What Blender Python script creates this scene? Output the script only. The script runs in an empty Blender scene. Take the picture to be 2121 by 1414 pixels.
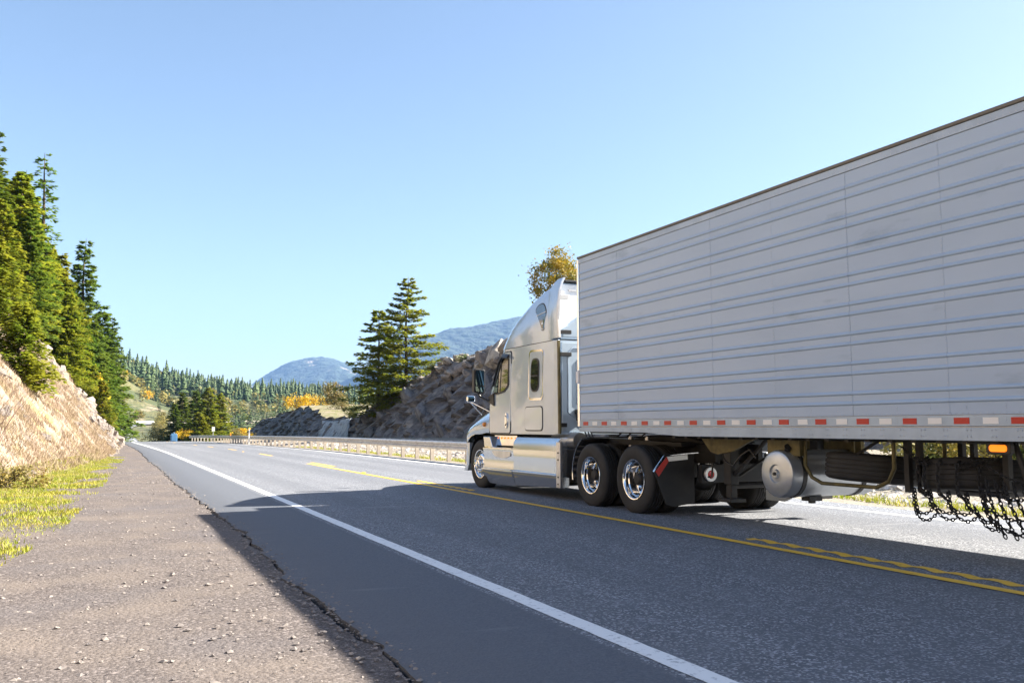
import bpy, bmesh, math, random
import numpy as np
from mathutils import Vector, noise as mnoise

R = math.radians
SC = bpy.context.scene
COL = SC.collection

# ------------------------------------------------------------------ camera, sky, sun, exposure
cam_data = bpy.data.cameras.new('camera')
cam_data.sensor_width = 36.0
cam_data.lens = 36.0 * 1840.0 / 2121.0
cam_data.clip_start = 0.05
cam_data.clip_end = 30000.0
cam = bpy.data.objects.new('camera', cam_data)
COL.objects.link(cam)
cam.location = (0, 0, 1.29)
cam.rotation_euler = (R(90 + 5.495), 0, R(-24.451))
SC.camera = cam

SUN_DIR = Vector((5.85, -1.12, 4.14)).normalized()        # towards the sun
world = bpy.data.worlds.new('World')
SC.world = world
world.use_nodes = True
wn = world.node_tree
wn.nodes.clear()
sky = wn.nodes.new('ShaderNodeTexSky')
sky.sky_type = 'NISHITA'
sky.sun_disc = False
sky.sun_elevation = math.asin(SUN_DIR.z)
sky.sun_rotation = math.atan2(SUN_DIR.x, SUN_DIR.y)
sky.altitude = 100
sky.air_density = 1.0
sky.dust_density = 1.1
sky.ozone_density = 0.5
bg = wn.nodes.new('ShaderNodeBackground')
bg.inputs['Strength'].default_value = 0.051
wo = wn.nodes.new('ShaderNodeOutputWorld')
wn.links.new(sky.outputs[0], bg.inputs['Color'])
wn.links.new(bg.outputs[0], wo.inputs['Surface'])

sun_data = bpy.data.lights.new('sun', 'SUN')
sun_data.energy = 5.0
sun_data.angle = R(0.53)
sun_data.color = (1.0, 0.92, 0.80)
sun = bpy.data.objects.new('sun', sun_data)
COL.objects.link(sun)
sun.rotation_euler = (-SUN_DIR).to_track_quat('-Z', 'Y').to_euler()
sun.location = (40, -10, 40)

SC.view_settings.view_transform = 'Standard'
SC.view_settings.look = 'None'
SC.view_settings.gamma = 1.0
SC.view_settings.exposure = 2.16
SC.render.engine = 'CYCLES'
SC.cycles.use_denoising = True
SC.cycles.max_bounces = 8
SC.cycles.transparent_max_bounces = 8
SC.cycles.volume_bounces = 0

# ------------------------------------------------------------------ materials
MATS = {}

def mat(name, base=(0.5, 0.5, 0.5), rough=0.6, metal=0.0, spec=0.5, coat=0.0, second=None, nscale=3.0, lo=0.4, hi=0.62,
        third=None, tscale=0.7, tlo=0.5, thi=0.65, bump=0.0, bscale=30.0, bdist=0.02, stretch=(1, 1, 1), rvar=0.0,
        transl=0.0, rand=0.0, detail=6.0, emit=0.0):
    """Principled material: base colour broken up with one or two layers of noise, grain as bump."""
    m = bpy.data.materials.new(name)
    m.use_nodes = True
    nt = m.node_tree
    n, l = nt.nodes, nt.links
    p = n['Principled BSDF']
    out = n['Material Output']
    p.inputs['Roughness'].default_value = rough
    p.inputs['Metallic'].default_value = metal
    p.inputs['Specular IOR Level'].default_value = spec
    p.inputs['Coat Weight'].default_value = coat
    p.inputs['Coat Roughness'].default_value = 0.05
    if emit:
        p.inputs['Emission Color'].default_value = (*base, 1)
        p.inputs['Emission Strength'].default_value = emit
    tc = n.new('ShaderNodeTexCoord')
    mp = n.new('ShaderNodeMapping')
    mp.inputs['Scale'].default_value = stretch
    l.new(tc.outputs['Object'], mp.inputs['Vector'])
    cur = None

    def layer(cur, col2, scale, a, b):
        t = n.new('ShaderNodeTexNoise')
        t.inputs['Scale'].default_value = scale
        t.inputs['Detail'].default_value = detail
        t.inputs['Roughness'].default_value = 0.62
        l.new(mp.outputs[0], t.inputs['Vector'])
        r = n.new('ShaderNodeMapRange')
        r.inputs['From Min'].default_value = a
        r.inputs['From Max'].default_value = b
        l.new(t.outputs['Fac'], r.inputs['Value'])
        x = n.new('ShaderNodeMix')
        x.data_type = 'RGBA'
        l.new(r.outputs[0], x.inputs['Factor'])
        if cur is None:
            x.inputs['A'].default_value = (*base, 1)
        else:
            l.new(cur, x.inputs['A'])
        x.inputs['B'].default_value = (*col2, 1)
        return x.outputs['Result'], t

    tex = None
    if second:
        cur, tex = layer(cur, second, nscale, lo, hi)
    if third:
        cur, _ = layer(cur, third, tscale, tlo, thi)
    if rand:
        oi = n.new('ShaderNodeObjectInfo')
        hs = n.new('ShaderNodeHueSaturation')
        r = n.new('ShaderNodeMapRange')
        r.inputs['To Min'].default_value = 1 - rand
        r.inputs['To Max'].default_value = 1 + rand
        l.new(oi.outputs['Random'], r.inputs['Value'])
        l.new(r.outputs[0], hs.inputs['Value'])
        r2 = n.new('ShaderNodeMapRange')
        r2.inputs['To Min'].default_value = 0.5 - rand * 0.05
        r2.inputs['To Max'].default_value = 0.5 + rand * 0.05
        l.new(oi.outputs['Random'], r2.inputs['Value'])
        l.new(r2.outputs[0], hs.inputs['Hue'])
        if cur is None:
            hs.inputs['Color'].default_value = (*base, 1)
        else:
            l.new(cur, hs.inputs['Color'])
        cur = hs.outputs[0]
    if cur is None:
        p.inputs['Base Color'].default_value = (*base, 1)
    else:
        l.new(cur, p.inputs['Base Color'])
    if rvar and tex is not None:
        r = n.new('ShaderNodeMapRange')
        r.inputs['To Min'].default_value = max(0.02, rough - rvar)
        r.inputs['To Max'].default_value = min(1, rough + rvar)
        l.new(tex.outputs['Fac'], r.inputs['Value'])
        l.new(r.outputs[0], p.inputs['Roughness'])
    if bump:
        t = n.new('ShaderNodeTexNoise')
        t.inputs['Scale'].default_value = bscale
        t.inputs['Detail'].default_value = 5
        l.new(mp.outputs[0], t.inputs['Vector'])
        b = n.new('ShaderNodeBump')
        b.inputs['Strength'].default_value = bump
        b.inputs['Distance'].default_value = bdist
        l.new(t.outputs['Fac'], b.inputs['Height'])
        l.new(b.outputs[0], p.inputs['Normal'])
    if transl:
        tr = n.new('ShaderNodeBsdfTranslucent')
        if cur is None:
            tr.inputs['Color'].default_value = (*base, 1)
        else:
            l.new(cur, tr.inputs['Color'])
        mx = n.new('ShaderNodeMixShader')
        mx.inputs['Fac'].default_value = transl
        l.new(p.outputs[0], mx.inputs[1])
        l.new(tr.outputs[0], mx.inputs[2])
        l.new(mx.outputs[0], out.inputs['Surface'])
    MATS[name] = m
    return m


def asphalt_mat():
    """Worn chip-seal asphalt: aggregate specks, tyre tracks along the lanes, a smoother newer strip outside the edge line."""
    m = bpy.data.materials.new('asphalt')
    m.use_nodes = True
    n, l = m.node_tree.nodes, m.node_tree.links
    p = n['Principled BSDF']
    p.inputs['Roughness'].default_value = 0.82
    p.inputs['Specular IOR Level'].default_value = 0.35
    tc = n.new('ShaderNodeTexCoord')
    sep = n.new('ShaderNodeSeparateXYZ')
    l.new(tc.outputs['Object'], sep.inputs[0])

    def noise(scale, detail=4, vec=None):
        t = n.new('ShaderNodeTexNoise')
        t.inputs['Scale'].default_value = scale
        t.inputs['Detail'].default_value = detail
        l.new(vec or tc.outputs['Object'], t.inputs['Vector'])
        return t.outputs['Fac']

    def ramp(src, a, b, c=0.0, d=1.0):
        r = n.new('ShaderNodeMapRange')
        r.inputs['From Min'].default_value = a
        r.inputs['From Max'].default_value = b
        r.inputs['To Min'].default_value = c
        r.inputs['To Max'].default_value = d
        l.new(src, r.inputs['Value'])
        return r.outputs[0]

    def mix(f, a, b):
        x = n.new('ShaderNodeMix')
        x.data_type = 'RGBA'
        l.new(f, x.inputs['Factor'])
        for s, v in (('A', a), ('B', b)):
            if isinstance(v, tuple):
                x.inputs[s].default_value = (*v, 1)
            else:
                l.new(v, x.inputs[s])
        return x.outputs['Result']

    vor = n.new('ShaderNodeTexVoronoi')
    vor.inputs['Scale'].default_value = 70
    l.new(tc.outputs['Object'], vor.inputs['Vector'])
    vs = n.new('ShaderNodeSeparateColor')
    l.new(vor.outputs['Color'], vs.inputs[0])
    stones = ramp(vs.outputs[0], 0.62, 1.0)
    lane = mix(stones, (0.102, 0.110, 0.127), (0.47, 0.48, 0.51))
    lane = mix(ramp(noise(2.2, 6), 0.35, 0.7, 0, 0.5), lane, (0.165, 0.178, 0.20))
    outer = mix(ramp(noise(45, 4), 0.35, 0.7), (0.088, 0.098, 0.118), (0.125, 0.136, 0.158))
    step = ramp(sep.outputs['X'], 2.70, 2.74)
    col = mix(step, outer, lane)
    # polished, slightly paler tyre tracks and darker oil band
    sc = n.new('ShaderNodeMapping')
    sc.inputs['Scale'].default_value = (1, 0.02, 1)
    l.new(tc.outputs['Object'], sc.inputs['Vector'])
    col = mix(ramp(noise(0.9, 3, sc.outputs[0]), 0.40, 0.62, 0, 0.55), col, (0.10, 0.108, 0.125))
    # scuffs
    sc2 = n.new('ShaderNodeMapping')
    sc2.inputs['Scale'].default_value = (0.25, 1.6, 1)
    sc2.inputs['Rotation'].default_value = (0, 0, R(8))
    l.new(tc.outputs['Object'], sc2.inputs['Vector'])
    col = mix(ramp(noise(1.1, 7, sc2.outputs[0]), 0.66, 0.74, 0, 0.30), col, (0.34, 0.34, 0.35))
    l.new(col, p.inputs['Base Color'])
    b = n.new('ShaderNodeBump')
    b.inputs['Strength'].default_value = 0.55
    b.inputs['Distance'].default_value = 0.006
    l.new(vor.outputs['Distance'], b.inputs['Height'])
    l.new(b.outputs[0], p.inputs['Normal'])
    MATS['asphalt'] = m


asphalt_mat()
mat('road_white', (0.78, 0.79, 0.79), 0.7, second=(0.32, 0.33, 0.35), nscale=22, lo=0.56, hi=0.72, bump=0.4, bscale=120, bdist=0.004)
mat('road_yellow', (0.78, 0.46, 0.035), 0.7, second=(0.32, 0.23, 0.10), nscale=22, lo=0.56, hi=0.74, bump=0.4, bscale=120, bdist=0.004)
def gravel_mat():
    """Compacted gravel: stones of several sizes picked out by cell colour, with finer dust between."""
    m = bpy.data.materials.new('gravel')
    m.use_nodes = True
    n, l = m.node_tree.nodes, m.node_tree.links
    p = n['Principled BSDF']
    p.inputs['Roughness'].default_value = 0.95
    p.inputs['Specular IOR Level'].default_value = 0.2
    tc = n.new('ShaderNodeTexCoord')
    col, height = None, None
    for scale, lo, hi, c in ((120, 0.45, 1.0, (0.170, 0.147, 0.138)), (55, 0.80, 0.97, (0.228, 0.198, 0.187)), (30, 0.93, 0.98, (0.075, 0.063, 0.06))):
        v = n.new('ShaderNodeTexVoronoi')
        v.inputs['Scale'].default_value = scale
        l.new(tc.outputs['Object'], v.inputs['Vector'])
        sc = n.new('ShaderNodeSeparateColor')
        l.new(v.outputs['Color'], sc.inputs[0])
        r = n.new('ShaderNodeMapRange')
        r.inputs['From Min'].default_value = lo
        r.inputs['From Max'].default_value = hi
        l.new(sc.outputs[0], r.inputs['Value'])
        x = n.new('ShaderNodeMix')
        x.data_type = 'RGBA'
        l.new(r.outputs[0], x.inputs['Factor'])
        if col is None:
            x.inputs['A'].default_value = (0.090, 0.077, 0.072, 1)
        else:
            l.new(col, x.inputs['A'])
        x.inputs['B'].default_value = (*c, 1)
        col = x.outputs['Result']
        mu = n.new('ShaderNodeMath')
        mu.operation = 'MULTIPLY_ADD'
        l.new(v.outputs['Distance'], mu.inputs[0])
        mu.inputs[1].default_value = -60.0 / scale
        if height is None:
            mu.inputs[2].default_value = 0
        else:
            l.new(height, mu.inputs[2])
        height = mu.outputs[0]
    for scale, lo, hi, c, f in ((1.1, 0.45, 0.68, (0.172, 0.144, 0.124), 0.75), (0.5, 0.5, 0.7, (0.115, 0.106, 0.11), 0.7)):
        t = n.new('ShaderNodeTexNoise')
        t.inputs['Scale'].default_value = scale
        t.inputs['Detail'].default_value = 8
        l.new(tc.outputs['Object'], t.inputs['Vector'])
        r = n.new('ShaderNodeMapRange')
        r.inputs['From Min'].default_value = lo
        r.inputs['From Max'].default_value = hi
        r.inputs['To Max'].default_value = f
        l.new(t.outputs['Fac'], r.inputs['Value'])
        x = n.new('ShaderNodeMix')
        x.data_type = 'RGBA'
        l.new(r.outputs[0], x.inputs['Factor'])
        l.new(col, x.inputs['A'])
        x.inputs['B'].default_value = (*c, 1)
        col = x.outputs['Result']
    l.new(col, p.inputs['Base Color'])
    b = n.new('ShaderNodeBump')
    b.inputs['Strength'].default_value = 0.45
    b.inputs['Distance'].default_value = 0.008
    l.new(height, b.inputs['Height'])
    l.new(b.outputs[0], p.inputs['Normal'])
    MATS['gravel'] = m


gravel_mat()
mat('pebble', (0.27, 0.235, 0.21), 0.9, second=(0.15, 0.135, 0.13), nscale=9, lo=0.40, hi=0.62)
mat('crack_soil', (0.03, 0.026, 0.023), 1.0)
mat('bank_soil', (0.262, 0.207, 0.157), 0.95, second=(0.155, 0.128, 0.106), nscale=1.3, lo=0.44, hi=0.62, third=(0.27, 0.24, 0.085),
    tscale=0.8, tlo=0.56, thi=0.68, bump=0.9, bscale=7, bdist=0.10)
mat('bank_rock', (0.26, 0.222, 0.195), 0.9, second=(0.24, 0.20, 0.18), nscale=3, lo=0.45, hi=0.62, third=(0.34, 0.32, 0.14),
    tscale=1.6, tlo=0.60, thi=0.68, bump=1.0, bscale=8, bdist=0.15)
mat('cliff_rock', (0.205, 0.195, 0.195), 0.85, second=(0.085, 0.082, 0.085), nscale=0.9, lo=0.42, hi=0.60, stretch=(1, 1.0, 2.2), third=(0.31, 0.27, 0.23),
    tscale=0.8, tlo=0.56, thi=0.66, bump=0.8, bscale=5, bdist=0.14)
mat('cliff_slab', (0.36, 0.315, 0.27), 0.85, second=(0.13, 0.12, 0.115), nscale=3.0, lo=0.45, hi=0.65, bump=0.9, bscale=9, bdist=0.10, rand=0.35)
mat('cliff_top', (0.15, 0.145, 0.055), 0.95, second=(0.24, 0.20, 0.14), nscale=1.2, lo=0.42, hi=0.6, bump=0.8, bscale=6, bdist=0.1)
mat('shotcrete', (0.40, 0.43, 0.45), 0.8, second=(0.22, 0.24, 0.26), nscale=2.5, lo=0.46, hi=0.62, bump=1.0, bscale=4, bdist=0.15, stretch=(1, 1, 0.4))
mat('rubble', (0.45, 0.40, 0.36), 0.9, second=(0.24, 0.22, 0.21), nscale=2.5, lo=0.45, hi=0.65)
mat('verge_ground', (0.30, 0.26, 0.20), 0.95, second=(0.20, 0.18, 0.15), nscale=7, lo=0.4, hi=0.65, bump=1.0, bscale=14, bdist=0.08)
mat('terrain', (0.060, 0.075, 0.028), 0.95, second=(0.12, 0.115, 0.045), nscale=0.05, lo=0.45, hi=0.6, third=(0.24, 0.20, 0.13),
    tscale=0.03, tlo=0.60, thi=0.66, bump=1.0, bscale=0.4, bdist=1.5)
mat('mountain', (0.008, 0.020, 0.016), 0.95, second=(0.030, 0.052, 0.034), nscale=0.010, lo=0.42, hi=0.60, third=(0.50, 0.40, 0.33),
    tscale=0.0021, tlo=0.60, thi=0.63, bump=1.0, bscale=0.012, bdist=70, detail=10)
mat('needle', (0.090, 0.155, 0.018), 0.62, second=(0.17, 0.225, 0.024), nscale=0.7, lo=0.40, hi=0.60, transl=0.5, rand=0.22)
mat('needle_light', (0.15, 0.205, 0.016), 0.62, second=(0.28, 0.28, 0.024), nscale=0.7, lo=0.38, hi=0.58, transl=0.58, rand=0.15)
mat('needle_far', (0.020, 0.042, 0.010), 0.7, second=(0.062, 0.085, 0.018), nscale=0.07, lo=0.42, hi=0.6, rand=0.35)
mat('bark', (0.10, 0.075, 0.055), 0.95, second=(0.055, 0.042, 0.034), nscale=6, bump=1.0, bscale=14, bdist=0.05, stretch=(1, 1, 0.25))
mat('leaf_yellow', (0.72, 0.50, 0.02), 0.6, second=(0.62, 0.27, 0.02), nscale=0.8, lo=0.5, hi=0.66, transl=0.35, rand=0.1)
mat('leaf_olive', (0.20, 0.18, 0.05), 0.6, second=(0.30, 0.22, 0.04), nscale=0.9, lo=0.46, hi=0.62, transl=0.3, rand=0.2)
mat('leaf_maple', (0.17, 0.17, 0.02), 0.6, second=(0.40, 0.27, 0.02), nscale=1.1, lo=0.44, hi=0.58, transl=0.3)
mat('leaf_green', (0.09, 0.12, 0.025), 0.6, second=(0.24, 0.22, 0.03), nscale=1.3, lo=0.48, hi=0.62, transl=0.3, rand=0.2)
mat('grass_green', (0.25, 0.29, 0.025), 0.7, second=(0.40, 0.36, 0.05), nscale=1.4, lo=0.42, hi=0.62, transl=0.3)
mat('grass_dry', (0.38, 0.295, 0.185), 0.8, second=(0.31, 0.22, 0.155), nscale=1.2, lo=0.42, hi=0.62, transl=0.25)
mat('twig', (0.20, 0.12, 0.09), 0.9)
mat('galvanised', (0.62, 0.61, 0.60), 0.40, 0.6, second=(0.50, 0.48, 0.46), nscale=3, rvar=0.1)
mat('post_wood', (0.52, 0.46, 0.38), 0.85, second=(0.42, 0.36, 0.29), nscale=4)
mat('barrier', (0.62, 0.58, 0.46), 0.8, second=(0.5, 0.46, 0.36), nscale=0.6)
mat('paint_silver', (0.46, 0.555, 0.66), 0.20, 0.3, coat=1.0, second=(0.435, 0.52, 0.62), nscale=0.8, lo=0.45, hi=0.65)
mat('paint_white', (0.80, 0.80, 0.80), 0.40, 0.0, coat=0.2, second=(0.74, 0.74, 0.75), nscale=2, lo=0.5, hi=0.7)
mat('trailer_skin', (0.36, 0.475, 0.63), 0.34, 0.0, coat=0.3, bump=0.12, bscale=1.3, bdist=0.03, second=(0.325, 0.435, 0.585), nscale=0.7, lo=0.45, hi=0.72, stretch=(1, 0.5, 2), third=(0.22, 0.31, 0.43), tscale=1.6, tlo=0.60, thi=0.78, rvar=0.08)  # white skin; blue of its shaded side is tinted into base colour
mat('aluminium', (0.66, 0.66, 0.67), 0.34, 0.85, second=(0.56, 0.56, 0.57), nscale=5, rvar=0.08)
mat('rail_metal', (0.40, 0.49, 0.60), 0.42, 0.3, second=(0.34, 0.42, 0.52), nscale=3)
mat('chrome', (0.86, 0.86, 0.86), 0.06, 1.0)
mat('fairing', (0.64, 0.68, 0.72), 0.16, 0.85)
mat('rubber', (0.014, 0.014, 0.015), 0.72, second=(0.024, 0.023, 0.022), nscale=4)
mat('black_plastic', (0.014, 0.014, 0.016), 0.45)
mat('frame_black', (0.012, 0.012, 0.013), 0.6, second=(0.03, 0.027, 0.024), nscale=3, lo=0.5, hi=0.7)
mat('seam', (0.02, 0.02, 0.02), 0.8)
mat('under_brown', (0.16, 0.13, 0.05), 0.55, 0.3, second=(0.08, 0.07, 0.03), nscale=5)
mat('roof_edge', (0.15, 0.14, 0.12), 0.5, 0.4)
mat('glass', (0.02, 0.025, 0.025), 0.03, 0.0, spec=0.9, coat=1.0)
mat('mirror_glass', (0.30, 0.45, 0.47), 0.03, 1.0)
mat('red_tape', (0.50, 0.020, 0.012), 0.35)
mat('white_tape', (0.82, 0.82, 0.80), 0.35)
mat('amber_lens', (0.85, 0.27, 0.02), 0.25, coat=0.6)
mat('amber_lit', (0.9, 0.20, 0.008), 0.3, emit=0.35)
mat('red_lens', (0.60, 0.01, 0.015), 0.2, coat=0.6)
mat('tank_silver', (0.55, 0.58, 0.61), 0.32, 0.75, second=(0.45, 0.48, 0.51), nscale=3, rvar=0.06)
mat('blue_paint', (0.10, 0.24, 0.42), 0.5)
mat('orange_paint', (0.8, 0.25, 0.02), 0.5)
mat('sign_white', (0.8, 0.8, 0.78), 0.5)

# ------------------------------------------------------------------ mesh helpers


class MB:
    def __init__(self):
        self.v, self.f, self.m = [], [], []

    def add(self, vs, fs, mi=0):
        o = len(self.v)
        self.v.extend([tuple(p) for p in vs])
        for f in fs:
            self.f.append(tuple(i + o for i in f))
            self.m.append(mi)

    def box(self, x0, x1, y0, y1, z0, z1, mi=0):
        self.add([(x0, y0, z0), (x1, y0, z0), (x1, y1, z0), (x0, y1, z0), (x0, y0, z1), (x1, y0, z1), (x1, y1, z1), (x0, y1, z1)],
                 [(0, 3, 2, 1), (4, 5, 6, 7), (0, 1, 5, 4), (1, 2, 6, 5), (2, 3, 7, 6), (3, 0, 4, 7)], mi)

    def cyl(self, a, b, r0, r1=None, n=16, caps=True, mi=0):
        r1 = r0 if r1 is None else r1
        a, b = Vector(a), Vector(b)
        d = (b - a).normalized()
        u = d.orthogonal().normalized()
        w = d.cross(u)
        vs = []
        for i in range(n):
            t = 2 * math.pi * i / n
            e = u * math.cos(t) + w * math.sin(t)
            vs += [a + e * r0, b + e * r1]
        fs = [(2 * i, 2 * ((i + 1) % n), 2 * ((i + 1) % n) + 1, 2 * i + 1) for i in range(n)]
        if caps:
            fs += [tuple(2 * i for i in range(n))[::-1], tuple(2 * i + 1 for i in range(n))]
        self.add(vs, fs, mi)

    def tube(self, pts, r, n=8, mi=0):
        pts = [Vector(p) for p in pts]
        rs = r if isinstance(r, (list, tuple)) else [r] * len(pts)
        vs = []
        u = None
        for i, p in enumerate(pts):
            d = (pts[min(i + 1, len(pts) - 1)] - pts[max(i - 1, 0)]).normalized()
            u = d.orthogonal().normalized() if u is None else (u - d * u.dot(d)).normalized()
            w = d.cross(u)
            for k in range(n):
                t = 2 * math.pi * k / n
                vs.append(p + (u * math.cos(t) + w * math.sin(t)) * rs[i])
        fs = []
        for i in range(len(pts) - 1):
            for k in range(n):
                k2 = (k + 1) % n
                fs.append((i * n + k, i * n + k2, (i + 1) * n + k2, (i + 1) * n + k))
        fs += [tuple(range(n))[::-1], tuple((len(pts) - 1) * n + k for k in range(n))]
        self.add(vs, fs, mi)

    def lathe(self, prof, c, n=40, axis='X', mi=0):
        """prof: list of (radius, along); revolved round the axis through c."""
        vs = []
        for i in range(n):
            t = 2 * math.pi * i / n
            for r, a in prof:
                if axis == 'X':
                    vs.append((c[0] + a, c[1] + r * math.cos(t), c[2] + r * math.sin(t)))
                elif axis == 'Z':
                    vs.append((c[0] + r * math.cos(t), c[1] + r * math.sin(t), c[2] + a))
                else:
                    vs.append((c[0] + r * math.sin(t), c[1] + a, c[2] + r * math.cos(t)))
        k = len(prof)
        fs = []
        for i in range(n):
            j = (i + 1) % n
            for q in range(k - 1):
                fs.append((i * k + q, j * k + q, j * k + q + 1, i * k + q + 1))
        self.add(vs, fs, mi)

    def prism(self, poly, axis, a0, a1, mi=0):
        """poly in the two other axes (in x,y,z order) extruded from a0 to a1."""
        def P(p, a):
            return {'X': (a, p[0], p[1]), 'Y': (p[0], a, p[1]), 'Z': (p[0], p[1], a)}[axis]
        n = len(poly)
        vs = [P(p, a0) for p in poly] + [P(p, a1) for p in poly]
        fs = [tuple(range(n))[::-1], tuple(range(n, 2 * n))] + [(i, (i + 1) % n, n + (i + 1) % n, n + i) for i in range(n)]
        self.add(vs, fs, mi)

    def loft(self, rings, cap0=True, cap1=True, closed=True, mi=0):
        n = len(rings[0])
        vs = [p for r in rings for p in r]
        fs = []
        for i in range(len(rings) - 1):
            for k in range(n if closed else n - 1):
                k2 = (k + 1) % n
                fs.append((i * n + k, i * n + k2, (i + 1) * n + k2, (i + 1) * n + k))
        if cap0:
            fs.append(tuple(range(n))[::-1])
        if cap1:
            fs.append(tuple((len(rings) - 1) * n + k for k in range(n)))
        self.add(vs, fs, mi)

    def grid(self, rows, mi=0):
        self.loft(rows, False, False, False, mi)


def mesh_from(name, mb, mats, smooth=0):
    me = bpy.data.meshes.new(name)
    me.from_pydata(mb.v, [], mb.f)
    for m in (mats if isinstance(mats, (list, tuple)) else [mats]):
        me.materials.append(MATS[m])
    if any(mb.m):
        me.polygons.foreach_set('material_index', mb.m)
    fix_normals(me) if smooth != 'leaf' else None
    if smooth and smooth != 'leaf':
        me.polygons.foreach_set('use_smooth', [True] * len(me.polygons))
        me.set_sharp_from_angle(angle=R(smooth))
    me.update()
    return me


def fix_normals(me):
    if len(me.polygons) > 60000:
        return
    bm = bmesh.new()
    bm.from_mesh(me)
    bmesh.ops.recalc_face_normals(bm, faces=bm.faces)
    bm.to_mesh(me)
    bm.free()


ORIGIN = {}


def link(name, me, parent=None, loc=(0, 0, 0), rot=None, scale=None):
    o = bpy.data.objects.new(name, me)
    COL.objects.link(o)
    if parent is not None:
        o.parent = parent
        off = ORIGIN.get(parent.name, Vector((0, 0, 0)))
        o.location = Vector(loc) - off
        if o.location.length < 1e-9 or loc == (0, 0, 0):
            pass
    else:
        o.location = loc
    if rot is not None:
        o.rotation_euler = rot
    if scale is not None:
        o.scale = scale if isinstance(scale, (tuple, list)) else (scale,) * 3
    return o


def obj(name, mb, mats, parent=None, smooth=0, bevel=0.0, segs=2):
    """A mesh object built from world coordinates; under a parent it is shifted into the parent's space."""
    o = link(name, mesh_from(name, mb, mats, smooth), parent)
    if bevel:
        b = o.modifiers.new('bevel', 'BEVEL')
        b.width = bevel
        b.segments = segs
        b.limit_method = 'ANGLE'
        b.angle_limit = R(40)
    return o


def empty(name, loc, rz=0):
    e = bpy.data.objects.new(name, None)
    COL.objects.link(e)
    e.location = loc
    e.rotation_euler = (0, 0, rz)
    e.empty_display_size = 0.3
    ORIGIN[e.name] = Vector(loc)
    return e


def tag(o, label=None, cat=None, group=None, kind=None):
    for k, v in (('label', label), ('category', cat), ('group', group), ('kind', kind)):
        if v:
            o[k] = v
    return o


def copy_tree(o, parent=None):
    c = o.copy()
    COL.objects.link(c)
    c.parent = parent
    for ch in o.children:
        copy_tree(ch, c)
    return c


def round_poly(pts, r, n=5):
    out = []
    k = len(pts)
    for i in range(k):
        p, a, b = Vector(pts[i]), Vector(pts[i - 1]), Vector(pts[(i + 1) % k])
        da, db = (a - p), (b - p)
        rr = min(r, da.length * 0.48, db.length * 0.48)
        s, e = p + da.normalized() * rr, p + db.normalized() * rr
        for j in range(n + 1):
            t = j / n
            out.append(tuple(s * (1 - t) ** 2 + p * 2 * t * (1 - t) + e * t * t))
    return out


def lerp_table(tab, x):
    if x <= tab[0][0]:
        return tab[0][1]
    for (a, va), (b, vb) in zip(tab, tab[1:]):
        if x <= b:
            t = (x - a) / (b - a)
            return va + (vb - va) * t
    return tab[-1][1]


def smooth_table(tab, x):
    if x <= tab[0][0]:
        return tab[0][1]
    for i in range(len(tab) - 1):
        (a, va), (b, vb) = tab[i], tab[i + 1]
        if x <= b:
            t = (x - a) / (b - a)
            ma = (vb - tab[i - 1][1]) / (b - tab[i - 1][0]) * (b - a) if i > 0 else vb - va
            mb_ = (tab[i + 2][1] - va) / (tab[i + 2][0] - a) * (b - a) if i + 2 < len(tab) else vb - va
            return ((2 * t ** 3 - 3 * t * t + 1) * va + (t ** 3 - 2 * t * t + t) * ma + (-2 * t ** 3 + 3 * t * t) * vb + (t ** 3 - t * t) * mb_)
    return tab[-1][1]


def sstep(a, b, x):
    t = max(0.0, min(1.0, (x - a) / (b - a)))
    return t * t * (3 - 2 * t)


def fbm(x, y, z=0.0, oct=4, s=1.0):
    return mnoise.fractal(Vector((x * s, y * s, z * s)), 1.0, 2.0, oct)


# ------------------------------------------------------------------ the lie of the land
RZ = [(-60, 0), (45, 0), (70, -0.14), (95, -0.33), (120, -0.52), (140, -0.9), (180, -2.4), (230, -3.4), (280, -3.1), (330, -2.1),
      (400, -0.5), (430, 0.4), (450, 1.7), (465, 2.4), (480, 3.4), (520, 4.2)]
RX = [(-60, 6.6), (110, 6.6), (150, 6.2), (200, 5.2), (330, 4.1), (400, 4.2)]


def road_z(y):
    return smooth_table(RZ, y)


def road_x(y):
    return smooth_table(RX, y)


BANK_FOOT = [(-60, -5.2), (0, -4.2), (15, -2.9), (22, -2.1), (33, -0.7), (43, 0.2), (60, 0.75), (85, 1.15), (100, 0.6), (140, -1.5), (300, -6)]


def bank_z(x, y):
    """Height of the rocky bank left of the road."""
    s = smooth_table(BANK_FOOT, y) - x
    steep = 1.28 - 0.55 * sstep(86, 102, y)
    toe = 0.5 * (s + math.sqrt(s * s + 0.30)) - 0.26
    z = steep * toe if s > -2 else 0.0
    lim = 9.5 * steep / 1.28
    if z > lim:
        z = lim + (z - lim) * 0.38
    amp = sstep(0.1, 2.5, s)
    rough = 0.13 + 0.9 * sstep(45, 70, y) * (1 - sstep(98, 120, y))
    z += amp * rough * (0.8 * fbm(x, y * 0.8, 0, 5, 0.55) + 0.5 * fbm(x, y, 3, 3, 1.9))
    return road_z(y) - 0.02 + max(z, -0.05)


# ground far and wide
g = MB()
S = 20000
g.add([(-S, -S, -9), (S, -S, -9), (S, S, -9), (-S, S, -9)], [(0, 1, 2, 3)])
tag(obj('ground', g, 'terrain'), 'dark green valley floor reaching to the mountains', None, kind='structure')

# wooded valley and hills beyond the bend
CREST = [(-700, 110), (-100, 76), (0, 62), (16, 56), (43, 46), (78, 37), (117, 32), (150, 31), (200, 28), (260, 23), (300, 18), (400, 16), (700, 10)]


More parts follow.
